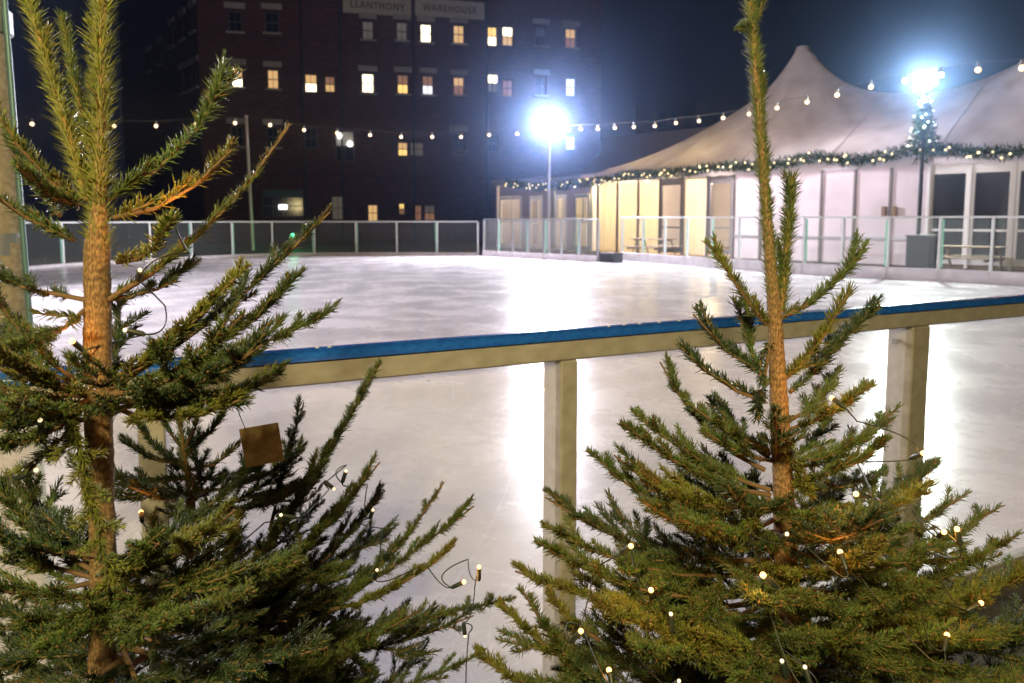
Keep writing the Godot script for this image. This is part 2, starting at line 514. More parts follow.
# ---------------------------------------------------------------- marquees
var tent_at: Transform3D
const EAVE := 3.5
func tent_x(px: float) -> float:
	return on_wall(tent_at, px, 200).x
func roof_height(t: float, s: float, t0: float, t1: float, peaks: Array) -> float:
	var q := absf(s - 5.0) / 5.0
	var e := minf(t - t0, t1 - t) / 5.0
	q = maxf(q, 1.0 - clampf(e, 0, 1))
	var h := EAVE + 2.35 * pow(1.0 - q, 1.12)
	for p in peaks:
		var r := maxf(sqrt((t - p) * (t - p) + (s - 5.0) * (s - 5.0)), 0.3)
		h += 3.2 * exp(-r / 1.75) * clampf((1.0 - q) * 3.0, 0, 1)
	return h
func build_marquees() -> void:
	tent_at = along(at(510, 219, 39.5) * Vector3(1, 0, 1), at(1024, 219, 22.3) * Vector3(1, 0, 1))
	var tent := thing("peaked_marquee", "big white marquee with two pointed peaks and garland along its eaves", "marquee", tent_at)
	var t0 := 5.3; var t1 := 31.0
	var peaks := [12.95, 23.0]
	# roof membrane
	var st := begin()
	st.set_smooth_group(0)
	var nx := 104; var ns := 44
	var grid := []
	for i in nx + 1:
		var row := []
		for j in ns + 1:
			var t := lerpf(t0 - 0.15, t1 + 0.15, float(i) / nx); var s := lerpf(-0.15, 10.15, float(j) / ns)
			var h := roof_height(clampf(t, t0, t1), clampf(s, 0, 10), t0, t1, peaks)
			var near := 1.0 - clampf(s, 0, 10) / 10.0
			h -= 0.10 * sin(PI * fposmod((t - 16.6) / 3.51, 1.0)) * near * near
			row.append(Vector3(t, h, -s))
		grid.append(row)
	for i in nx:
		for j in ns:
			quad(st, grid[i][j], grid[i][j + 1], grid[i + 1][j + 1], grid[i + 1][j])
	put("roof", done(st, true), M.canvas, tent)
	for p in peaks:
		put("peak_cap", tube([Vector3(p, roof_height(p, 5.0, t0, t1, peaks) - 0.15, -5), Vector3(p, roof_height(p, 5.0, t0, t1, peaks) + 0.1, -5)], [0.34, 0.24], 14), M.canvas, tent)
		put("king_pole", tube([Vector3(p, 0, -5), Vector3(p, 8.4, -5)], [0.06], 8), M.alu, tent)
	# seams of the cover
	for k in 8:
		var t := 6.07 + k * 3.51
		var pts := []
		for j in 15:
			var s := 5.0 * j / 14.0
			pts.append(Vector3(t, roof_height(t, s, t0, t1, peaks) + 0.012 - 0.0, -s))
		put("roof_seam", tube(pts, [0.013], 4), M.canvas, tent)
	# valance along the eaves
	var vs := begin()
	vs.set_smooth_group(-1)
	var n := 170
	for i in n:
		var ta := lerpf(t0 - 0.15, t1, float(i) / n); var tb := lerpf(t0 - 0.15, t1, float(i + 1) / n)
		var da := 0.30 + 0.07 * absf(sin(ta * PI / 0.6)); var db := 0.30 + 0.07 * absf(sin(tb * PI / 0.6))
		quad(vs, Vector3(ta, EAVE + 0.02, 0.15), Vector3(tb, EAVE + 0.02, 0.15), Vector3(tb, EAVE - db, 0.15), Vector3(ta, EAVE - da, 0.15))
	put("valance", done(vs), M.wall_white, tent)
	# other walls and floor
	put("back_wall", box(Vector3(t1 - t0, EAVE, 0.06)), M.wall_white, tent, Transform3D(Basis(), Vector3((t0 + t1) / 2, EAVE / 2, -10)))
	for t in [t0, t1]: put("end_wall", box(Vector3(0.06, EAVE, 9.9)), M.wall_white, tent, Transform3D(Basis(), Vector3(t, EAVE / 2, -5)))
	put("added_partition", box(Vector3(0.06, 3.2, 9.8)), M.dark, tent, Transform3D(Basis(), Vector3(20.05, 1.6, -5)))  # dark screen added to keep the lamp light out of the window section
	put("added_partition", box(Vector3(10.8, 3.3, 0.06)), M.dark, tent, Transform3D(Basis(), Vector3(25.5, 1.65, -3.4)))  # dark sheet added behind the windows so they look unlit
	put("floor", box(Vector3(t1 - t0, 0.04, 10)), M.wood, tent, Transform3D(Basis(), Vector3((t0 + t1) / 2, 0.02, -5.0)))
	# front: uprights every 1.17 m with a panel of its kind between
	var kinds := {}
	for k in range(-9, 13):
		var ta := 16.6 + 1.17 * k
		if ta < t0: continue
		var kind := "white"
		if ta > 20.0: kind = "window"
		elif ta < 8.0: kind = "curtain"
		elif ta < 9.0: kind = "glass_curtain"
		elif ta < 10.2: kind = "glass"
		elif ta < 11.0: kind = "curtain"
		elif ta < 13.0: kind = "glass"
		bay(tent, ta, ta + 1.17, kind)
	for k in range(-9, 14):
		var ta := 16.6 + 1.17 * k
		if ta < t0: continue
		put("upright", box(Vector3(0.09, EAVE - 0.1, 0.10), 0.008), M.tent_frame if ta < 19.5 else M.white, tent, Transform3D(Basis(), Vector3(ta, EAVE / 2 - 0.05, 0)))
	put("eaves_beam", box(Vector3(t1 - t0, 0.14, 0.12), 0.01), M.alu, tent, Transform3D(Basis(), Vector3((t0 + t1) / 2, EAVE - 0.07, 0)))
	# lit inside by hanging lamps
	for q in [[7.0, Color(1, 0.88, 0.62), 15.0], [10.4, Color(1, 0.88, 0.62), 17.0], [13.6, Color(1, 0.93, 0.93), 12.0], [17.0, Color(1, 0.93, 0.95), 16.0], [19.0, Color(1, 0.93, 0.95), 7.0], [25.0, Color(1, 0.93, 0.9), 14.0]]:
		var where := Vector3(q[0], 3.1 if q[0] < 20 else 3.6, -2.3 if q[0] < 20 else -5.6)
		var pl := put("hanging_lamp", ball(0.16), glow(q[1], 6.0), tent, Transform3D(Basis(), where))
		put("lamp_cord", tube([Vector3(0, 0.15, 0), Vector3(0, roof_height(q[0], -where.z, t0, t1, peaks) - where.y - 0.02, 0)], [0.012], 5), M.dark, pl)
		lamp(tent, where, q[2], q[1], 0.15)
	low_marquee()
	far_marquee()
	garland()
func bay(tent: Node3D, ta: float, tb: float, kind: String) -> void:
	var w := tb - ta - 0.10
	var c := (ta + tb) / 2
	match kind:
		"white":
			var p := put("wall_panel", box(Vector3(w, EAVE - 0.16, 0.03)), M.wall_white, tent, Transform3D(Basis(), Vector3(c, EAVE / 2 - 0.06, -0.01)))
			put("dado_rail", box(Vector3(w, 0.07, 0.05)), M.steel, p, Transform3D(Basis(), Vector3(0, -0.82, 0.045)))
			if ta > 17.5 and ta < 19.5:
				put("door_handle", box(Vector3(0.16, 0.34, 0.08), 0.02), M.wood, p, Transform3D(Basis(), Vector3(w / 2 - 0.12 if ta < 18.5 else -w / 2 + 0.12, 0.05, 0.06)))
		"window", "glass":
			var st := begin()
			add_box(st, Vector3(0, 2.92, 0), Vector3(w, 0.28, 0.06)); add_box(st, Vector3(0, 0.12, 0), Vector3(w, 0.2, 0.06)); add_box(st, Vector3(0, 1.06, 0.002), Vector3(w - 0.16, 0.07, 0.05))
			for s in [-1, 1]: add_box(st, Vector3(s * (w / 2 - 0.04), 1.5, 0), Vector3(0.08, 2.56, 0.06))
			var fr := put("window_frame", done(st), M.white if kind == "window" else M.tent_frame, tent, Transform3D(Basis(), Vector3(c, 0.1, -0.01)))
			for q in [[1.935, 1.68], [0.62, 0.80]]:
				put("pane", box(Vector3(w - 0.16, q[1], 0.012)), M.pane, fr, Transform3D(Basis(), Vector3(0, q[0], 0)))
		_:
			var fold := begin()
			fold.set_smooth_group(0)
			var last := Vector3.ZERO
			for i in 41:
				var x := -w / 2 + w * i / 40.0
				var z := 0.02 * sin(i * 0.9) + 0.012 * sin(i * 0.37 + ta)
				var now := Vector3(x, 0, z)
				if i > 0: quad(fold, last, last + Vector3(0, 3.0, 0), now + Vector3(0, 3.0, 0), now)
				last = now
			put("curtain", done(fold, true), M.curtain, tent, Transform3D(Basis(), Vector3(c, 0.08, -0.10)))
			put("pane", box(Vector3(w, 3.05, 0.012)), M.pane, tent, Transform3D(Basis(), Vector3(c, 1.6, 0.01)))
			put("head_rail", box(Vector3(w, 0.2, 0.05)), M.white, tent, Transform3D(Basis(), Vector3(c, 3.24, 0.0)))
func low_marquee() -> void:
	var tent := thing("low_marquee", "low unlit marquee with white framed doors at the far end of the tents", "marquee", tent_at)
	var t0 := -1.2; var t1 := 5.0
	var st := begin()
	st.set_smooth_group(-1)
	quad(st, Vector3(t0 - 0.2, 3.42, 0.2), Vector3(t0 - 0.2, 4.3, -8), Vector3(t1 + 0.2, 4.3, -8), Vector3(t1 + 0.2, 3.42, 0.2))
	for v in [Vector3(t0 - 0.2, 3.42, 0.2), Vector3(t0 - 0.2, 3.2, -8), Vector3(t0 - 0.2, 4.3, -8)]: st.add_vertex(v)
	put("roof", done(st), M.canvas_dull, tent)
	var ex := begin()
	add_box(ex, Vector3((t0 + t1) / 2, 3.3, 0.02), Vector3(t1 - t0, 0.22, 0.12))
	put("eaves_beam", done(ex), M.steel, tent)
	put("back_wall", box(Vector3(t1 - t0, 3.2, 0.06)), M.wall_white, tent, Transform3D(Basis(), Vector3((t0 + t1) / 2, 1.6, -7.9)))
	put("end_wall", box(Vector3(0.06, 3.2, 7.8)), M.canvas_dull, tent, Transform3D(Basis(), Vector3(t0, 1.6, -4)))
	put("inner_wall", box(Vector3(t1 - t0 - 0.2, 3.1, 0.06)), M.curtain, tent, Transform3D(Basis(), Vector3((t0 + t1) / 2, 1.56, -3.0)))
	# doors and windows between the picture columns
	for q in [[500, 522, "white"], [522, 530, "gap"], [530, 543, "white"], [543, 553, "gap"], [556, 567, "white"], [567, 574, "gap"], [574, 590, "dark"]]:
		var a := tent_x(q[0]); var b := tent_x(q[1])
		var w := b - a
		if q[2] == "gap":
			put("wall_panel", box(Vector3(w, 3.1, 0.05)), M.canvas_dull, tent, Transform3D(Basis(), Vector3((a + b) / 2, 1.6, 0)))
			continue
		var f := begin()
		add_box(f, Vector3(0, 2.55, 0), Vector3(w, 0.14, 0.08)); add_box(f, Vector3(0, 0.15, 0), Vector3(w, 0.2, 0.08)); add_box(f, Vector3(0, 1.35, 0.003), Vector3(w - 0.2, 0.06, 0.06))
		for s in [-1, 1]: add_box(f, Vector3(s * (w / 2 - 0.06), 1.35, 0), Vector3(0.12, 2.26, 0.08))
		add_box(f, Vector3(0.1, 1.9, -0.003), Vector3(0.07, 1.1, 0.05))
		var fr := put("door_frame", done(f), M.white if q[2] == "white" else M.steel, tent, Transform3D(Basis(), Vector3((a + b) / 2, 0, 0)))
		put("pane", box(Vector3(w - 0.24, 2.2, 0.012)), M.pane, fr, Transform3D(Basis(), Vector3(0, 1.35, -0.012)))
		put("wall_panel", box(Vector3(w, 0.5, 0.05)), M.canvas_dull, tent, Transform3D(Basis(), Vector3((a + b) / 2, 2.9, 0)))
	for px in [554, 592]:
		put("upright", box(Vector3(0.1, 3.2, 0.1)), M.steel, tent, Transform3D(Basis(), Vector3(tent_x(px), 1.6, 0.01)))
	var where := Vector3(0.6, 2.9, -1.2)
	put("hanging_lamp", ball(0.14), glow(Color(1, 0.82, 0.55), 5.0), tent, Transform3D(Basis(), where))
	lamp(tent, where, 4.0, Color(1, 0.9, 0.72), 0.13)
	put("hanging_lamp", ball(0.14), glow(Color(1, 0.82, 0.55), 5.0), tent, Transform3D(Basis(), Vector3(3.6, 2.9, -1.4)))
	lamp(tent, Vector3(3.6, 2.9, -1.4), 2.5, Color(1, 0.9, 0.72), 0.13)
func far_marquee() -> void:
	var tent := thing("far_marquee", "dim grey hipped marquee roof showing behind the peaked marquee", "marquee", tent_at)
	var st := begin()
	st.set_smooth_group(-1)
	var a := Vector3(-9, 3.4, -10.5); var b := Vector3(10.5, 3.4, -10.5); var c := Vector3(10.5, 3.4, -17); var d := Vector3(-9, 3.4, -17)
	var r0 := Vector3(-6.0, 7.0, -13.7); var r1 := Vector3(7.5, 7.0, -13.7)
	quad(st, a, r0, r1, b)
	quad(st, d, c, r1, r0)
	for v in [a, d, r0, b, r1, c]: st.add_vertex(v)
	put("roof", done(st), M.canvas_dull, tent)
	for q in [[Vector3(0.75, 1.7, -10.6), Vector3(19.3, 3.38, 0.06)], [Vector3(0.75, 1.7, -16.9), Vector3(19.3, 3.38, 0.06)], [Vector3(-8.9, 1.7, -13.75), Vector3(0.06, 3.38, 6.2)], [Vector3(10.4, 1.7, -13.75), Vector3(0.06, 3.38, 6.2)]]:
		put("wall", box(q[1]), M.canvas_dull, tent, Transform3D(Basis(), q[0]))
func tufts(st: SurfaceTool, pts: Array, radius: Array, per_metre: float, leaf: float, r: RandomNumberGenerator) -> void:
	for i in pts.size() - 1:
		var a: Vector3 = pts[i]; var b: Vector3 = pts[i + 1]
		for k in int((b - a).length() * per_metre):
			var f := r.randf()
			var rad: float = lerpf(radius[mini(i, radius.size() - 1)], radius[mini(i + 1, radius.size() - 1)], f)
			var d := Vector3(r.randfn(), r.randfn(), r.randfn()).normalized()
			var p := a.lerp(b, f) + d * rad * sqrt(r.randf())
			var o := (d + Vector3(r.randfn(), r.randfn(), r.randfn()) * 0.5).normalized() * leaf * r.randf_range(0.6, 1.3)
			var w := o.cross(Vector3(r.randfn(), r.randfn(), r.randfn())).normalized() * leaf * 0.16
			var g := r.randf_range(0.6, 1.4)
			st.set_color(Color(0.045 * g, 0.085 * g, 0.045 * g))
			for v in [p - w, p + o, p + w]: st.add_vertex(v)
func garland() -> void:
	var r := RandomNumberGenerator.new(); r.seed = 404
	var gm := mat(Color(1, 1, 1), 0.7)
	gm.vertex_color_use_as_albedo = true
	var bulb := ball(0.034, 7, 4)
	var lit := glow(Color(1, 0.78, 0.36), 2.6)
	var top := [[512, 181], [540, 185], [565, 184], [590, 181], [612, 178], [632, 173], [652, 172], [668, 172], [690, 170], [712, 166], [735, 164], [760, 164], [785, 162], [805, 158], [823, 154], [845, 158], [868, 158], [890, 154], [912, 148], [935, 147], [960, 149], [990, 152], [1012, 151], [1040, 148], [1080, 146], [1120, 140]]
	var pts := []
	for q in top:
		var p := on_wall(tent_at, q[0], q[1] + 2)
		pts.append(Vector3(p.x, p.y, 0.36))
	var g := thing("eaves_garland", "swagged evergreen garland with warm fairy lights along the marquee eaves", "garland", tent_at)
	var st := begin()
	tufts(st, pts, [0.19], 330, 0.15, r)
	st.generate_normals()
	put("foliage", st.commit(), gm, g)
	put("rope", tube(pts, [0.02], 5), M.wire, g)
	for i in pts.size() - 1:
		var a: Vector3 = pts[i]; var b: Vector3 = pts[i + 1]
		for k in maxi(2, int((b - a).length() * 5.0)):
			put("bulb", bulb, lit, g, Transform3D(Basis(), a.lerp(b, r.randf()) + Vector3(0, r.randf_range(-0.17, 0.15), r.randf_range(0.12, 0.22))))

# ---------------------------------------------------------------- far barriers
func build_barriers() -> void:
	glass_barrier(LEFT_RUN, "glass barrier curving round the far left end of the ice", 1.36, 0.10, M.alu, 1.75)
	glass_barrier(MID_RUN, "short glass barrier run below the bright floodlight pole", 1.46, 0.22, M.steel, 1.0)
	glass_barrier(RIGHT_RUN, "long glass barrier on white kickboard in front of the peaked marquee", 1.52, 0.30, M.alu, 1.18)
func glass_barrier(run: Array, label: String, high: float, kick: float, metal: Material, every: float) -> void:
	var pts := []
	for q in run: pts.append(on_ground(q.x, q.y))
	var curve := Curve3D.new()
	for i in pts.size():
		var tan_: Vector3 = (pts[mini(i + 1, pts.size() - 1)] - pts[maxi(i - 1, 0)]) / 6.0
		curve.add_point(pts[i], -tan_, tan_)
	var n := int(ceil(curve.get_baked_length() / every))
	var b := thing("glass_barrier", label, "barrier", Transform3D(Basis(), pts[0]))
	for i in n + 1:
		var p: Vector3 = curve.sample_baked(curve.get_baked_length() * i / n) - pts[0]
		var q: Vector3 = curve.sample_baked(curve.get_baked_length() * mini(i + 1, n) / n) - pts[0]
		var o: Vector3 = curve.sample_baked(curve.get_baked_length() * maxi(i - 1, 0) / n) - pts[0]
		var t := along(o, q); t.origin = p
		put("post", box(Vector3(0.07, high, 0.07), 0.008), metal, b, t * Transform3D(Basis(), Vector3(0, high / 2, 0)))
		if i == n: continue
		var s := along(p, q)
		var L := (q - p).length()
		var mid := L / 2
		put("kickboard", box(Vector3(L - 0.01, kick, 0.05), 0.006), M.dasher, b, s * Transform3D(Basis(), Vector3(mid, kick / 2, 0.062)))
		put("top_rail", box(Vector3(L - 0.01, 0.05, 0.06), 0.008), metal, b, s * Transform3D(Basis(), Vector3(mid, high + 0.027, 0)))
		var gl := put("glass_panel", box(Vector3(L - 0.17, high - kick - 0.06, 0.012)), M.glass, b, s * Transform3D(Basis(), Vector3(mid, (high + kick) / 2 + 0.0, 0)))
		for e in [-1, 1]:
			if (i + e) % 3 == 0: put("glass_edge", box(Vector3(0.035, high - kick - 0.06, 0.014)), M.glass_edge, gl, Transform3D(Basis(), Vector3(e * (L / 2 - 0.067), 0, 0)))

# ---------------------------------------------------------------- lamps of the place
func floodlight(label: String, foot: Vector3, high: float, aim: Vector3, energy: float, colour: Color, pole_m: Material, spread := 80.0) -> Node3D:
	var o := thing("floodlight", label, "floodlight", Transform3D(Basis(), foot), "floodlights over the rink")
	put("pole", tube([Vector3.ZERO, Vector3(0, high - 0.25, 0)], [0.07, 0.05], 10), pole_m, o)
	put("base_plate", box(Vector3(0.35, 0.03, 0.35), 0.005), pole_m, o, Transform3D(Basis(), Vector3(0, 0.015, 0)))
	var head := Vector3(0, high, 0)
	var d := (aim - (foot + head)).normalized()
	var bs := Basis.looking_at(d, Vector3.UP)
	var hs := put("lamp_housing", box(Vector3(0.62, 0.50, 0.16), 0.02), M.dark, o, Transform3D(bs, head + d * -0.09))
	put("bracket", tube([Vector3(0, -0.26, 0.05), Vector3(0, -0.36, 0.05)], [0.04], 8), M.dark, hs)
	put("lamp_face", box(Vector3(0.56, 0.44, 0.02), 0.004), glow(colour, 60.0), hs, Transform3D(Basis(), Vector3(0, 0, -0.092)))
	var l := SpotLight3D.new()
	l.name = "flood_light"
	l.light_color = colour
	l.light_energy = energy
	l.spot_angle = spread
	l.spot_angle_attenuation = 0.3
	l.spot_range = 120.0
	l.spot_attenuation = 2.0
	l.light_size = 0.25
	l.shadow_enabled = true
	l.transform = Transform3D(bs, head + d * 0.30)
	o.add_child(l)
	return o
func build_lights() -> void:
	var f1 := at(549, 219, 32.0); f1.y = 0
	floodlight("glaring floodlight on a slim pole behind the short glass barrier", f1, at(547, 123, 32.0).y, Vector3(0.5, 0.0, -12.0), 330.0, Color(0.98, 0.95, 1.0), M.steel)
	var p2 := tent_at * Vector3(20.1, 0, 0.62)
	var dep := -p2.z
	var f2 := at(919, 219, dep); f2.y = 0
	floodlight("glaring floodlight above the conical garland at the marquee front", f2, at(918, 78, dep).y, Vector3(0.5, 0, -9.0), 140.0, Color(0.95, 1.0, 0.98), M.dark)
	floodlight("floodlight on a pole beside the left end of the ice", Vector3(-11.5, 0, -11.5), 6.2, Vector3(2.0, 0, -14.0), 190.0, Color(1.0, 0.95, 0.98), M.steel, 64.0)
	# conical garland round the upper pole
	var r := RandomNumberGenerator.new(); r.seed = 99
	var gm := mat(Color(1, 1, 1), 0.7)
	gm.vertex_color_use_as_albedo = true
	var c := thing("garland_cone", "cone of evergreen garland with white lights wrapped under the right floodlight", "garland", Transform3D(Basis(), f2))
	var y0 := at(920, 150, dep).y; var y1 := at(919, 97, dep).y
	var st := begin()
	tufts(st, [Vector3(0, y0, 0), Vector3(0, lerpf(y0, y1, 0.5), 0), Vector3(0, y1, 0)], [0.48, 0.28, 0.10], 900, 0.17, r)
	st.generate_normals()
	put("foliage", st.commit(), gm, c)
	var lit := glow(Color(0.9, 1.0, 0.75), 2.4)
	var bulb := ball(0.034, 7, 4)
	for k in 26:
		var f := r.randf(); var a := r.randf_range(-0.4, PI + 0.4)
		var rad := lerpf(0.52, 0.14, f)
		put("bulb", bulb, lit, c, Transform3D(Basis(), Vector3(cos(a) * rad, lerpf(y0, y1, f), sin(a) * rad)))
	# festoon strings of round bulbs
	var left := [[-8, 118, 24.0], [32, 124, 24.5], [72, 126, 25.0], [114, 126, 25.6], [156, 126, 26.2], [196, 124, 26.8], [235, 123, 27.4], [270, 125, 28.0], [304, 130, 28.5], [337, 133, 29.0], [370, 135, 29.5], [401, 137, 30.0], [432, 137, 30.4], [461, 137, 30.8], [489, 135, 31.2], [517, 134, 31.6]]
	var right := [[569, 130, 31.6], [581, 129, 31.2], [598, 129, 30.6], [615, 128, 30.0], [634, 127, 29.2], [655, 126, 28.3], [676, 123, 27.4], [699, 121, 26.4], [723, 118, 25.4], [749, 114, 24.3], [777, 108, 23.2], [807, 102, 22.1], [837, 95, 21.0], [871, 87, 19.8], [905, 81, 18.7], [941, 75, 17.6], [978, 70, 16.6], [1022, 68, 15.5], [1066, 62, 14.5]]
	festoon(left, "festoon string of warm bulbs sagging in front of the dark warehouse", true)
	festoon(right, "festoon string of warm bulbs climbing across the marquee roofs", false)
	# street lamp behind the photographer
	var s := thing("street_lamp", "warm lantern on a dark column behind the viewpoint", "street lamp", Transform3D(Basis(), Vector3(-0.35, 0, 1.6)))
	put("column", tube([Vector3.ZERO, Vector3(0, 1.0, 0), Vector3(0, 2.85, 0)], [0.09, 0.06, 0.05], 10), M.dark, s)
	put("lantern_cap", tube([Vector3(0, 3.37, 0), Vector3(0, 3.49, 0), Vector3(0, 3.55, 0)], [0.24, 0.16, 0.03], 12), M.dark, s)
	put("lantern_bulb", ball(0.15, 14, 8), glow(Color(1, 0.80, 0.5), 8.0), s, Transform3D(Basis(), Vector3(0, 3.11, 0)))
	for k in 4:
		var a := PI / 4 + k * PI / 2
		put("lantern_bar", tube([Vector3(cos(a) * 0.05, 2.85, sin(a) * 0.05), Vector3(cos(a) * 0.22, 3.38, sin(a) * 0.22)], [0.01], 5), M.dark, s)
	lamp(s, Vector3(0, 3.11, 0), 25.0, Color(1, 0.90, 0.64), 0.15)
	# green lamp added behind the far glass in place of a green reflection on it
	var gp := at(293, 238, 37.0); gp.y = 0
	var gl := thing("added_green_lamp", "added green lamp standing in for a green reflection on the far glass barrier", "lamp", Transform3D(Basis(), gp))
	put("lamp_stand", tube([Vector3.ZERO, Vector3(0, 0.55, 0)], [0.04], 8), M.dark, gl)
	put("lamp_lens", ball(0.13), glow(Color(0.1, 1, 0.45), 4.0), gl, Transform3D(Basis(), Vector3(0, 0.68, 0)))
	lamp(gl, Vector3(0, 0.68, 0), 0.8, Color(0.1, 1, 0.45), 0.12)
func festoon(list: Array, label: String, warm: bool) -> void:
	var p0 := at(list[0][0], list[0][1] - 5, list[0][2])
	var o := thing("festoon_string", label, "string lights", Transform3D(Basis(), p0))
	var bulb := ball(0.058, 12, 8)
	var lit := glow(Color(1, 0.66, 0.34), 3.2)
	var pts := []
	for q in list:
		var p := at(q[0], q[1], q[2]) - p0
		pts.append(p + Vector3(0, 0.17, 0))
		var b := put("bulb", bulb, lit, o, Transform3D(Basis(), p))
		put("socket", tube([Vector3(0, 0.06, 0), Vector3(0, 0.16, 0)], [0.03], 7), M.dark, b)
		lamp(o, p, 0.55, Color(1, 0.74, 0.42), 0.07)
	put("cable", tube(pts, [0.005], 5), M.dark, o)

# ---------------------------------------------------------------- terrace behind the right barrier
func build_terrace() -> void:
	var fp := at(252, 219, 37.0); fp.y = 0
	var pole := thing("flagpole", "bare white pole standing behind the far left glass barrier", "pole", Transform3D(Basis(), fp))
	var ph := at(250, 118, 37.0).y
	put("shaft", tube([Vector3.ZERO, Vector3(-0.12, ph, 0)], [0.085, 0.07], 8), M.white, pole)
	put("finial", ball(0.09), M.white, pole, Transform3D(Basis(), Vector3(-0.12, ph + 0.05, 0)))
	var cp := on_ground(915, 277); cp += Vector3(0.5, 0, -0.7)
	var cab := thing("dark_cabinet", "dark grey cabinet standing behind the glass by the right floodlight pole", "cabinet", Transform3D(Basis.from_euler(Vector3(0, -0.8, 0)), cp))
	put("carcass", box(Vector3(0.62, 1.02, 0.5), 0.015), M.dark, cab, Transform3D(Basis(), Vector3(0, 0.53, 0)))
	put("worktop", box(Vector3(0.68, 0.04, 0.56), 0.01), mat(Color(0.08, 0.08, 0.085)), cab, Transform3D(Basis(), Vector3(0, 1.06, 0)))
	put("door", box(Vector3(0.54, 0.88, 0.02), 0.006), mat(Color(0.045, 0.048, 0.055)), cab, Transform3D(Basis(), Vector3(0, 0.52, 0.262)))
	for q in [[1000, 268, 0.75, "wooden picnic table with benches on the terrace at the right edge", Vector3(1.0, 0, -2.4)], [690, 262, 0.75, "wooden picnic table with benches outside the warm lit curtains", Vector3(1.6, 0, -1.0)]]:
		var base: Vector3 = tent_at * Vector3(tent_x(q[0]), 0, 2.3)
		var tb := thing("picnic_table", q[3], "table", Transform3D(Basis.from_euler(Vector3(0, -0.86, 0)), Vector3(base.x, 0, base.z)), "picnic tables on the terrace")
		for k in 4: put("top_plank", box(Vector3(1.7, 0.035, 0.165), 0.004), M.wood, tb, Transform3D(Basis(), Vector3(0, 0.74, -0.26 + k * 0.174)))
		for s in [-1, 1]:
			for k in 2: put("bench_plank", box(Vector3(1.7, 0.035, 0.13), 0.004), M.wood, tb, Transform3D(Basis(), Vector3(0, 0.45, s * (0.62 + k * 0.14))))
			var leg := begin()
			add_box(leg, Vector3(0, 0.395, 0), Vector3(0.05, 0.08, 1.45)); add_box(leg, Vector3(0, 0.695, 0), Vector3(0.05, 0.05, 0.66))
			add_tube(leg, [Vector3(0.045, 0, 0.55), Vector3(0.045, 0.71, 0.22)], [0.035], 4); add_tube(leg, [Vector3(0.045, 0, -0.55), Vector3(0.045, 0.71, -0.22)], [0.035], 4)
			put("leg_frame", done(leg), M.wood, tb, Transform3D(Basis(), Vector3(s * 0.65, 0, 0)))
	var sp := on_ground(611, 262)
	var step := thing("gate_step", "dark step block in the gap between the two glass barriers", "step", Transform3D(Basis.from_euler(Vector3(0, -0.9, 0)), sp))
	put("tread", box(Vector3(0.75, 0.06, 0.5), 0.01), M.dark, step, Transform3D(Basis(), Vector3(0, 0.30, 0)))
	put("riser", box(Vector3(0.7, 0.27, 0.45), 0.005), M.dark, step, Transform3D(Basis(), Vector3(0, 0.135, 0)))

